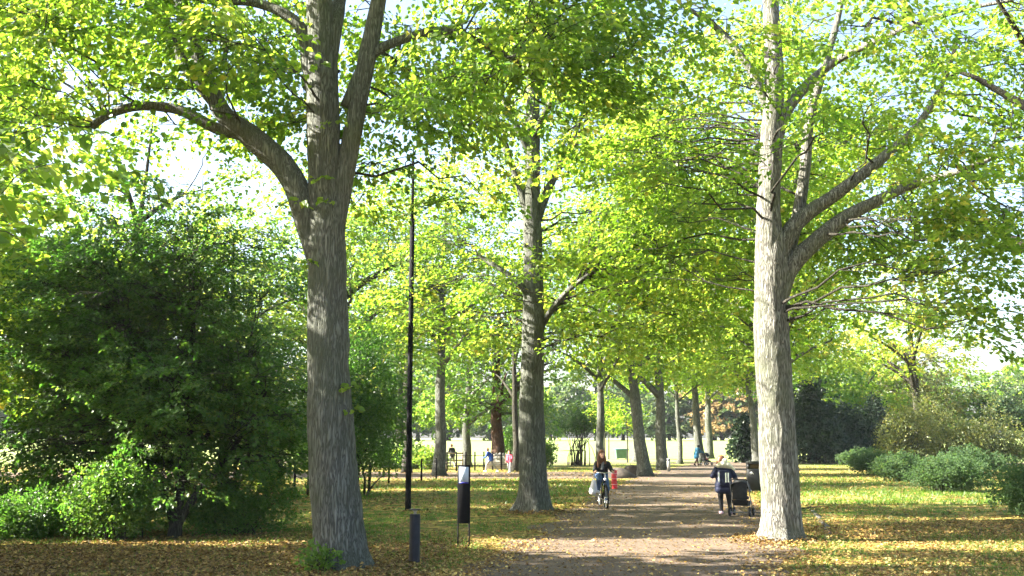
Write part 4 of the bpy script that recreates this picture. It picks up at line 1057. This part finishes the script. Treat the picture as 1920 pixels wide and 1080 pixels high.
# ------------------------------------------------------------------ people
def blob(name, caps, mat, parent, voxel=.014, smooth=3, extra=None):
    """One continuous skin over tapered capsules ((p0, r0, p1, r1) in metres)."""
    a = Acc()
    al = np.linspace(0, 2*np.pi, 14, endpoint=False)
    for p0, r0, p1, r1 in caps:
        p0, p1 = np.array(p0, float), np.array(p1, float)
        L_ = np.linalg.norm(p1-p0); t = (p1-p0)/L_ if L_ > 1e-6 else np.array([0, 0, 1.])
        u = np.cross(t, (0, 0, 1) if abs(t[2]) < .9 else (1, 0, 0)); u /= np.linalg.norm(u); w = np.cross(t, u)
        rows = []
        for an in np.linspace(-np.pi/2*.96, 0, 5): rows.append((p0+t*r0*math.sin(an), r0*math.cos(an)))
        for an in np.linspace(0, np.pi/2*.96, 5): rows.append((p1+t*r1*math.sin(an), r1*math.cos(an)))
        V = np.concatenate([c+r_*(np.cos(al)[:, None]*u+np.sin(al)[:, None]*w) for c, r_ in rows])
        k = np.arange(14); k2 = (k+1) % 14
        Q = np.concatenate([np.stack([i*14+k, i*14+k2, (i+1)*14+k2, (i+1)*14+k], 1) for i in range(9)])
        a.add(V, Q, np.array([k[::-1]]), np.array([9*14+k]))
    o = a.build(name, mat, parent)
    md = o.modifiers.new('r', 'REMESH'); md.mode = 'VOXEL'; md.voxel_size = voxel; md.use_smooth_shade = True
    ms = o.modifiers.new('s', 'SMOOTH'); ms.iterations = smooth; ms.factor = .5
    bpy.context.view_layer.update()
    me = bpy.data.meshes.new_from_object(o.evaluated_get(bpy.context.evaluated_depsgraph_get()))
    o.modifiers.clear(); o.data = me
    if not me.materials: me.materials.append(mat)
    if extra is not None:                       # finer pieces of the same body (hands) joined into it
        V0 = np.empty(len(me.vertices)*3, np.float32); me.vertices.foreach_get('co', V0)
        P0 = [np.array([p.vertices[:]]) for p in me.polygons if len(p.vertices) == 4]; P0 = np.concatenate(P0)
        b_ = Acc(); b_.add(V0.reshape(-1, 3), P0)
        for v, ps in zip(extra.V, [None]): pass
        b_.V += extra.V; b_.P += [p+b_.n for p in extra.P]
        me2 = np_mesh(name, np.concatenate(b_.V), b_.P); me2.materials.append(mat); o.data = me2
    return o

def hand(acc, wrist, d, side, curl, palm_n, s=1.0):
    """Palm, four bent fingers and a thumb: d points along the fingers, side to the thumb, palm_n out of the palm."""
    w = np.array(wrist, float); d = np.array(d, float)/np.linalg.norm(d); sd = np.array(side, float); sd -= d*np.dot(sd, d); sd /= np.linalg.norm(sd)
    pn_ = np.cross(d, sd); pn_ = pn_*np.sign(np.dot(pn_, palm_n) or 1)
    for k in range(5):
        q0 = w+sd*(.032-.016*k)*s*1.0; acc.tube([w+sd*(.018-.009*k)*s-d*.01, q0+d*.045*s, q0+d*.088*s], [.016*s, .014*s, .011*s], 7)
    for k, ln in enumerate([.068, .076, .070, .054]):
        p = w+d*.085*s+sd*(.030-.02*k)*s
        pts = [p]; dd = d.copy()
        for seg, f in enumerate((.45, .3, .25)):
            ca, sa = math.cos(curl*(.6+.5*seg)), math.sin(curl*(.6+.5*seg))
            dv = d*ca+pn_*sa; pts.append(pts[-1]+dv*ln*f*s)
        acc.tube(pts, [.0095*s, .009*s, .008*s, .006*s], 7)
    p = w+d*.03*s+sd*.032*s
    acc.tube([p, p+(sd*.7+d*.7)*.035*s, p+(sd*.5+d*.9+pn_*.3*curl)*.062*s], [.012*s, .011*s, .008*s], 7)

def head(e, c, f, hr=.098, voxel=.010, detail=True):
    """Head capsules round centre c facing direction f (unit, horizontal)."""
    c = np.array(c, float); f = np.array(f, float); f /= np.linalg.norm(f); s = np.array([f[1], -f[0], 0])
    z = np.array([0, 0, 1.])
    cp = [(c+z*.03-f*.015, hr*.92, c+z*.025+f*.02, hr*.88), (c-z*.03+f*.01, hr*.78, c-z*.075+f*.045, hr*.48)]
    if detail: cp += [(c+f*.095-z*.002, .014, c+f*.112-z*.03, .018)] + [(c+s*q_*.087-z*.01, .016, c+s*q_*.09-z*.04, .014) for q_ in (-1, 1)]
    return cp, f, s, z
def face_parts(e, c, f, s, z, body):
    c = np.array(c, float)
    for q_ in (-1, 1):
        Acc().lathe([(.001, -.010), (.009, -.006), (.012, 0), (.009, .006), (.001, .010)], 10, c+f*.088+s*q_*.034+z*.012).build('eye', EYE, body)
        Acc().tube([c+f*.092+s*q_*.05+z*.034, c+f*.098+s*q_*.034+z*.04, c+f*.098+s*q_*.018+z*.036], .005, 6).build('eyebrow', HAIRB, body)
    Acc().tube([c+f*.088-s*.026-z*.062, c+f*.098-z*.064, c+f*.088+s*.026-z*.062], [.004, .008, .004], 6).build('mouth', LIP, body)

# --- woman on the bicycle, riding towards the camera (local: she faces -Y)
cy0 = gp(1131, 951)
cyr = R(5)
bike = empty('bicycle', cy0, 'black city bicycle ridden along the path by the woman in the dark jacket', 'bicycle', rz=cyr)
def wheel(parent, y, r=.335):
    hub = empty('wheel', (0, 0, 0), None, None); hub.parent = parent; hub.location = (0, y, r)
    Acc().ring((0, 0, 0), r-.018, .018, 'x', 40, 8).build('tyre', RUBBER, hub)
    Acc().ring((0, 0, 0), r-.045, .010, 'x', 40, 6).build('rim', CHROME, hub)
    a = Acc().tube([(-.05, 0, 0), (.05, 0, 0)], .02, 8)
    for k in range(16):
        t = k*2*math.pi/16; a.tube([(.02*(-1)**k, .02*math.cos(t), .02*math.sin(t)), (0, (r-.045)*math.cos(t+.2), (r-.045)*math.sin(t+.2))], .0016, 4)
    a.build('spokes', CHROME, hub)
    return hub
wheel(bike, -.55); wheel(bike, .55)
fr = Acc().tube([(0, .12, .28), (0, .26, .86)], .018, 8).tube([(0, .12, .28), (0, -.20, .55), (0, -.36, .80)], .020, 8).tube([(0, .22, .62), (0, -.36, .88)], .015, 8)
fr.tube([(0, -.34, .76), (0, -.38, .95)], .022, 8)
for s_ in (-1, 1): fr.tube([(s_*.02, .12, .28), (s_*.06, .55, .335)], .011, 6).tube([(s_*.02, .25, .8), (s_*.06, .55, .335)], .010, 6)
fr.build('frame', BLACK, bike)
fk = Acc()
for s_ in (-1, 1): fk.tube([(s_*.02, -.39, .76), (s_*.045, -.44, .70), (s_*.045, -.55, .335)], [.014, .014, .010], 8)
fk.build('fork', BLACK, bike)
Acc().tube([(0, -.38, .92), (0, -.40, 1.08)], .016, 8).tube([(-.29, -.22, 1.10), (-.24, -.32, 1.10), (-.12, -.40, 1.09), (0, -.41, 1.08), (.12, -.40, 1.09), (.24, -.32, 1.10), (.29, -.22, 1.10)], .013, 8).build('handlebar', CHROME, bike)
for s_ in (-1, 1): Acc().tube([(s_*.295, -.21, 1.10), (s_*.31, -.14, 1.095)], .018, 8).build('grip', RUBBER, bike)
Acc().box((-.09, .14, .94), (.09, .40, 1.0), .03).tube([(0, .26, .84), (0, .27, .95)], .014, 8).build('saddle', BLACK, bike)
Acc().lathe([(.03, -.05), (.045, 0), (.05, .02), (.0, .03)], 14, (0, -.44, .90)).build('front_lamp', WHITE, bike)
Acc().tube([(-.05, -.43, .62), (0, -.46, .72), (.05, -.43, .62)], .012, 6).ring((0, -.55, .335), .365, .006, 'x', 40, 4, .025).build('mudguard', BLACK, bike)
ck = Acc().ring((.05, .12, .28), .09, .008, 'x', 24, 5).tube([(.06, .12, .28), (.085, .14, .12)], .012, 6).tube([(-.06, .12, .28), (-.085, .10, .44)], .012, 6)
ck.build('crank', CHROME, bike)
for s_, y, z in ((1, .14, .12), (-1, .10, .44)): Acc().box((s_*.14-.05, y-.04, z-.012), (s_*.14+.05, y+.04, z+.012)).build('pedal', RUBBER, bike)
Acc().tube([(-.06, .40, .74), (-.06, .82, .72), (.06, .82, .72), (.06, .40, .74)], .008, 6).build('rear_rack', BLACK, bike)

rid = empty('person', cy0, 'woman with long brown hair in a dark jacket and jeans riding a bicycle', 'person', rz=cyr)
hc = (-.035, -.06, 1.655); fdir = (.12, -1, 0)
hcaps, f_, s_v, z_ = head(rid, hc, fdir)
arms = [((-.19, .10, 1.38), .058, (-.27, -.02, 1.16), .048), ((-.27, -.02, 1.16), .046, (-.30, -.17, 1.13), .036), ((.19, .10, 1.38), .058, (.28, -.02, 1.16), .048), ((.28, -.02, 1.16), .046, (.30, -.17, 1.13), .036)]
tors = [((-.09, .27, 1.04), .115, (-.08, .17, 1.25), .115), ((.09, .27, 1.04), .115, (.08, .17, 1.25), .115), ((-.10, .13, 1.30), .105, (.10, .13, 1.30), .105), ((-.13, .10, 1.37), .07, (.13, .10, 1.37), .07), ((0, .08, 1.42), .06, hc, .05)]
legs = [((-.10, .26, 1.00), .105, (-.13, -.12, .90), .075), ((-.13, -.12, .90), .07, (-.14, .12, .52), .048), ((.10, .26, 1.00), .105, (.14, .0, .60), .072), ((.14, .0, .60), .068, (.14, .20, .21), .046)]
feet = [((-.14, .16, .47), .04, (-.15, -.04, .485), .036), ((.14, .23, .17), .04, (.16, .03, .155), .036)]
hd_ = Acc(); 
hand(hd_, (-.30, -.165, 1.12), (0, -.9, .1), (.4, 0, .3), 1.3, (0, 0, -1)); hand(hd_, (.30, -.165, 1.12), (0, -.9, .1), (-.4, 0, .3), 1.3, (0, 0, -1))
body = blob('body', hcaps+arms+tors+legs+feet, SKIN, rid, .015, 2, hd_)
face_parts(rid, hc, f_, s_v, z_, body)
infl = lambda cs, d: [(a_, b_+d, c_, d_+d) for a_, b_, c_, d_ in cs]
blob('jacket', infl(arms, .016)+infl(tors[:4], .018)+[((0, .10, 1.42), .085, (0, .08, 1.45), .075), ((-.10, .28, .98), .13, (.10, .28, .98), .13)], JACK, rid, .014)
blob('jeans', infl(legs, .012), JEANS, rid, .014)
for k in (0, 1): blob('shoe', infl(feet[k:k+1], .012), SHOE, rid, .012, 2)
blob('scarf', [((-.04, .02, 1.43), .05, (.05, .0, 1.40), .05), ((.0, -.02, 1.38), .04, (-.03, -.04, 1.20), .035)], GREYC, rid, .012, 2)
hcv = np.array(hc)
blob('hair', [(hcv+(0, .03, .05), .108, hcv+(0, .01, .055), .108), (hcv+(-.075, .02, .02), .045, hcv+(-.11, .0, -.16), .055), (hcv+(-.11, .0, -.16), .055, hcv+(-.13, -.03, -.38), .035),
              (hcv+(.075, .02, .02), .042, hcv+(.10, .0, -.14), .05), (hcv+(.10, .0, -.14), .05, hcv+(.11, -.01, -.28), .03), (hcv+(0, .08, 0), .09, hcv+(0, .09, -.22), .085)], HAIRB, rid, .012, 2)
bag = empty('carrier_bag', cy0, 'pale carrier bag hanging from the handlebar of the bicycle', 'bag', rz=cyr)
blob('pouch', [((-.31, -.12, .80), .075, (-.36, -.10, .50), .11), ((-.30, -.12, .80), .06, (-.29, -.08, .52), .10), ((-.36, -.16, .48), .09, (-.30, -.04, .47), .09)], BAGW, bag, .016)
for d_ in (-.03, .03): Acc().tube([(-.33+d_, -.12, .86), (-.305, -.135, 1.085), (-.31+d_, -.10, .86)], .007, 5).build('handle', BAGW, bag)

# --- woman standing with a black pushchair, back to the camera (local: she faces +Y)
wp = gp(1359, 964)
wom = empty('person', wp, 'woman in a navy jacket with a pale hood standing behind a black pushchair', 'person', rz=R(-8))
hc = (-.06, .05, 1.53)
hcaps, f_, s_v, z_ = head(wom, hc, (-.35, 1, 0))
arms = [((-.18, .02, 1.31), .06, (-.32, -.02, 1.09), .05), ((-.32, -.02, 1.09), .048, (-.20, .22, 1.12), .038), ((.18, .02, 1.31), .06, (.31, .08, 1.08), .05), ((.31, .08, 1.08), .048, (.36, .30, 1.0), .038)]
tors = [((-.09, .02, .90), .12, (-.08, .02, 1.18), .115), ((.09, .02, .90), .12, (.08, .02, 1.18), .115), ((-.13, .03, 1.30), .08, (.13, .03, 1.30), .08), ((0, .03, 1.34), .06, hc, .05)]
legs = [((-.10, .02, .88), .10, (-.10, .03, .47), .068), ((-.10, .03, .47), .064, (-.09, .0, .08), .042), ((.10, .02, .88), .10, (.13, .05, .47), .068), ((.13, .05, .47), .064, (.17, .03, .08), .042)]
feet = [((-.09, -.04, .045), .04, (-.11, .15, .035), .035), ((.17, -.01, .045), .04, (.19, .18, .035), .035)]
hd_ = Acc(); hand(hd_, (-.20, .22, 1.12), (.5, .8, .2), (0, 0, 1), .9, (1, 0, 0)); hand(hd_, (.36, .30, 1.0), (.1, 1, -.1), (-1, 0, .2), 1.2, (0, 0, -1))
body = blob('body', hcaps+arms+tors+legs+feet, SKIN, wom, .015, 2, hd_)
face_parts(wom, hc, f_, s_v, z_, body)
blob('jacket', infl(arms, .03)+infl(tors[:3], .03)+[((-.10, .02, .82), .165, (.10, .02, .82), .165), ((-.12, .02, .72), .15, (.12, .02, .72), .15)], NAVY, wom, .014)
blob('leggings', infl(legs, .010), TIGHT, wom, .013)
for k in (0, 1): blob('shoe', infl(feet[k:k+1], .012), PINK, wom, .012, 2)
blob('hood', [((-.17, -.05, 1.38), .06, (.20, -.05, 1.36), .065), ((-.10, -.09, 1.42), .07, (.12, -.09, 1.42), .075), ((.18, -.04, 1.37), .06, (.30, .02, 1.27), .045), ((.0, -.09, 1.45), .09, (.05, -.07, 1.53), .075)], FUR, wom, .013, 3)
hcv = np.array(hc)
blob('hair', [(hcv+(0, -.02, .05), .112, hcv+(.01, -.01, .055), .108), (hcv+(-.03, -.06, .0), .09, hcv+(-.05, -.09, -.13), .07), (hcv+(-.07, -.02, 0), .06, hcv+(-.12, -.02, -.20), .045)], HAIRB, wom, .012, 2)
bp_ = Acc().box((-.17, -.33, .82), (.15, -.16, 1.26), .05)
pk = bp_.build('backpack', NAVY, wom)
for x in (-.155, .04, .11):
    Acc().box((x-.018, -.341, .92), (x+.018, -.331, 1.19), .004).build('stripe', STRIPE, pk)

def pushchair(name, label, loc, rz, fabric, s=1.0, hood_trim=None, seat=None):
    """Local: the handle is towards -Y, it rolls towards +Y."""
    e = empty(name, loc, label, 'pushchair', rz=rz)
    e.scale = (s, s, s)
    for sx_ in (-1, 1):
        Acc().tube([(sx_*.24, -.30, 1.00), (sx_*.25, -.16, .80), (sx_*.26, .10, .42), (sx_*.26, .40, .16)], .014, 8).build('side_tube', GREYC, e)
        Acc().tube([(sx_*.26, .10, .48), (sx_*.27, -.26, .14)], .014, 8).build('rear_leg', GREYC, e)
        for y, r in ((-.26, .14), (.40, .115)):
            h = empty('wheel', (0, 0, 0), None, None); h.parent = e; h.location = (sx_*.275, y, r)
            Acc().ring((0, 0, 0), r-.03, .032, 'x', 28, 8).build('tyre', RUBBER, h)
            a = Acc().ring((0, 0, 0), r*.45, .012, 'x', 20, 6).tube([(-.03, 0, 0), (.03, 0, 0)], .022, 10)
            for k in range(6):
                t = k*math.pi/3; a.tube([(0, 0, 0), (0, (r-.04)*math.cos(t), (r-.04)*math.sin(t))], .008, 5)
            a.build('rim', CHROME, h)
    Acc().tube([(-.24, -.30, 1.0), (-.20, -.33, 1.03), (.20, -.33, 1.03), (.24, -.30, 1.0)], .018, 8).build('handlebar', RUBBER, e)
    Acc().tube([(-.27, -.26, .125), (.27, -.26, .125)], .012, 8).build('axle', GREYC, e)
    bk = Acc(); bk.add([(-.20, -.12, .30), (.20, -.12, .30), (.20, .34, .26), (-.20, .34, .26), (-.23, -.22, .46), (.23, -.22, .46), (.23, .36, .38), (-.23, .36, .38)],
                       [(0, 3, 2, 1), (0, 1, 5, 4), (1, 2, 6, 5), (2, 3, 7, 6), (3, 0, 4, 7)])
    bkt = bk.build('basket', fabric, e, False)
    blob('bundle', [((-.10, -.05, .40), .08, (.08, .0, .41), .07), ((0, .12, .38), .07, (.1, .15, .38), .06)], GREYC, e, .02)
    blob('seat', [((-.15, -.13, .80), .05, (.15, -.13, .80), .05), ((-.15, -.05, .52), .06, (.15, -.05, .52), .06), ((-.15, -.09, .66), .055, (.15, -.09, .66), .055), ((-.15, .18, .50), .055, (.15, .18, .50), .055), ((-.14, .08, .50), .06, (.14, .08, .50), .06), ((-.13, .30, .36), .04, (.13, .30, .36), .04)], seat or fabric, e, .02)
    Acc().box((-.21, -.19, .46), (.21, -.13, .95), .03).build('back_panel', fabric, e)
    # hood: an arched shell
    n1, n2 = 13, 15; V = []
    for i in range(n1):
        t = i/(n1-1); ang = R(-38)+R(118)*t                        # from behind the seat over to the front
        for j in range(n2):
            u = math.pi*j/(n2-1); w = .265*math.cos(u); rr_ = .36*(math.sin(u)**.6 if 0 < j < n2-1 else 0)
            V.append((w, -.04+rr_*math.sin(ang), .66+rr_*math.cos(ang)*.98+.012*math.sin(t*26)))
    i, j = np.meshgrid(np.arange(n1-1), np.arange(n2-1), indexing='ij'); f = lambda a, b_: (a*n2+b_).ravel()
    a = Acc(); a.add(V, np.stack([f(i, j), f(i, j+1), f(i+1, j+1), f(i+1, j)], 1))
    ho = a.build('hood', fabric, e); sm = ho.modifiers.new('t', 'SOLIDIFY'); sm.thickness = .012
    if hood_trim:
        rowp = [np.array(V[(n1-1)*n2+j])*np.array([1.04, 1.0, 1.0])+np.array([0, .0, .01]) for j in range(1, n2-1)]
        Acc().tube(rowp, .022, 6).build('hood_trim', hood_trim, ho)
    return e
sp = gp(1394, 969)
pushchair('pushchair', 'black pushchair with a pale hood edge beside the woman in navy', sp+np.array([0, .25, 0]), R(-22), JACK, 1.0, WHITE)

# --- walker in the blue-green coat pushing a red pushchair away to the right
xw, yw = 14.6, 80.5
wk = empty('person', (xw, yw, 0), 'person in a teal coat bending forward to push a red pushchair', 'person', rz=R(-62))
hc = (0, .22, 1.46)
hcaps, f_, s_v, z_ = head(wk, hc, (0, 1, 0))
arms = [((-.19, .10, 1.28), .06, (-.22, .28, 1.05), .05), ((-.22, .28, 1.05), .046, (-.20, .52, 1.02), .036), ((.19, .10, 1.28), .06, (.22, .28, 1.05), .05), ((.22, .28, 1.05), .046, (.20, .52, 1.02), .036)]
tors = [((-.09, -.03, .90), .12, (-.08, .06, 1.15), .115), ((.09, -.03, .90), .12, (.08, .06, 1.15), .115), ((-.13, .10, 1.28), .08, (.13, .10, 1.28), .08), ((0, .12, 1.32), .06, hc, .05)]
legs = [((-.09, -.03, .86), .10, (-.10, .10, .47), .068), ((-.10, .10, .47), .064, (-.10, .20, .08), .042), ((.09, -.03, .86), .10, (.10, -.08, .47), .068), ((.10, -.08, .47), .064, (.10, -.34, .12), .042)]
feet = [((-.10, .17, .045), .04, (-.10, .36, .035), .035), ((.10, -.36, .10), .04, (.10, -.20, .035), .035)]
hd_ = Acc(); hand(hd_, (-.2, .52, 1.02), (0, 1, 0), (1, 0, 0), 1.3, (0, 0, -1)); hand(hd_, (.2, .52, 1.02), (0, 1, 0), (-1, 0, 0), 1.3, (0, 0, -1))
blob('body', hcaps+arms+tors+legs+feet, SKIN, wk, .022, 1, hd_)
blob('coat', infl(arms, .03)+infl(tors[:3], .04)+[((-.10, -.05, .76), .16, (.10, -.05, .76), .16), ((-.11, -.07, .66), .15, (.11, -.07, .66), .15)], TEAL, wk, .02)
blob('trousers', infl(legs, .012), BROWNT, wk, .018)
blob('hair', [(np.array(hc)+(0, -.02, .05), .112, np.array(hc)+(0, -.02, .0), .105)], JACK, wk, .016)
for k in (0, 1): blob('shoe', infl(feet[k:k+1], .012), TIGHT, wk, .016, 2)
d_ = np.array([math.sin(R(62)), math.cos(R(62))])
pushchair('pushchair', 'red pushchair with a black hood pushed by the person in the teal coat', (xw+d_[0]*.88, yw+d_[1]*.88, 0), R(-62), JACK, 1.0, None, REDC)

# --- small figures behind the railing
def figure(label, loc, rz, top, bottom, h=1.0, lean=0., stride=.15, coat=False, hair=HAIRB):
    e = empty('person', loc, label, 'person', rz=rz); e.scale = (h, h, h)
    hc = (0, .05+lean, 1.58-lean*.3)
    hcaps, f_, s_v, z_ = head(e, hc, (0, 1, 0))
    sy = lean*.8; sz = 1.38-lean*.25
    arms = [((-.19, sy, sz), .058, (-.25, sy+.08, sz-.28), .048), ((-.25, sy+.08, sz-.28), .045, (-.22, sy+.30, sz-.36), .035), ((.19, sy, sz), .058, (.25, sy-.06, sz-.28), .048), ((.25, sy-.06, sz-.28), .045, (.24, sy+.10, sz-.50), .035)]
    tors = [((-.09, 0, .92), .11, (-.08, sy*.6, 1.2), .11), ((.09, 0, .92), .11, (.08, sy*.6, 1.2), .11), ((-.13, sy, sz-.02), .075, (.13, sy, sz-.02), .075), ((0, sy, sz+.02), .06, hc, .05)]
    legs = [((-.09, 0, .90), .10, (-.10, stride, .48), .066), ((-.10, stride, .48), .062, (-.10, stride*1.1, .08), .04), ((.09, 0, .90), .10, (.10, -stride*.3, .48), .066), ((.10, -stride*.3, .48), .062, (.10, -stride*1.6, .10), .04)]
    feet = [((-.10, stride*1.1-.03, .045), .04, (-.10, stride*1.1+.16, .035), .034), ((.10, -stride*1.6-.02, .05), .04, (.10, -stride*1.6+.15, .035), .034)]
    hd_ = Acc(); hand(hd_, (-.22, sy+.30, sz-.36), (0, 1, -.2), (1, 0, .3), .5, (1, 0, 0)); hand(hd_, (.24, sy+.10, sz-.50), (0, .4, -1), (0, 1, 0), .5, (-1, 0, 0))
    blob('body', hcaps+arms+tors+legs+feet, SKIN, e, .024, 1, hd_)
    blob('coat', infl(arms, .022)+infl(tors[:3], .028)+[((-.09, 0, .84), .135, (.09, 0, .84), .135)], top, e, .028)
    blob('trousers', infl(legs, .014), bottom, e, .026)
    blob('hair', [(np.array(hc)+(0, -.02, .05), .112, np.array(hc)+(0, -.03, .0), .105)], hair, e, .016)
    for k in (0, 1): blob('shoe', infl(feet[k:k+1], .012), SHOE, e, .016, 2)
    return e
figure('person in a blue coat walking bent forward behind the railing', (-1.35, 66.0, 0), R(70), BLUEC, GREYC, .92, .25, .3)
figure('child in a pink coat behind the pale pickets', (-.15, 64.5, 0), R(160), PINKC, GREYC, .80, .05, .1)
figure('person in black standing by the low wooden rail', (-4.5, 77.0, 0), R(40), JACK, GREYC, 1.0, .1, .12)
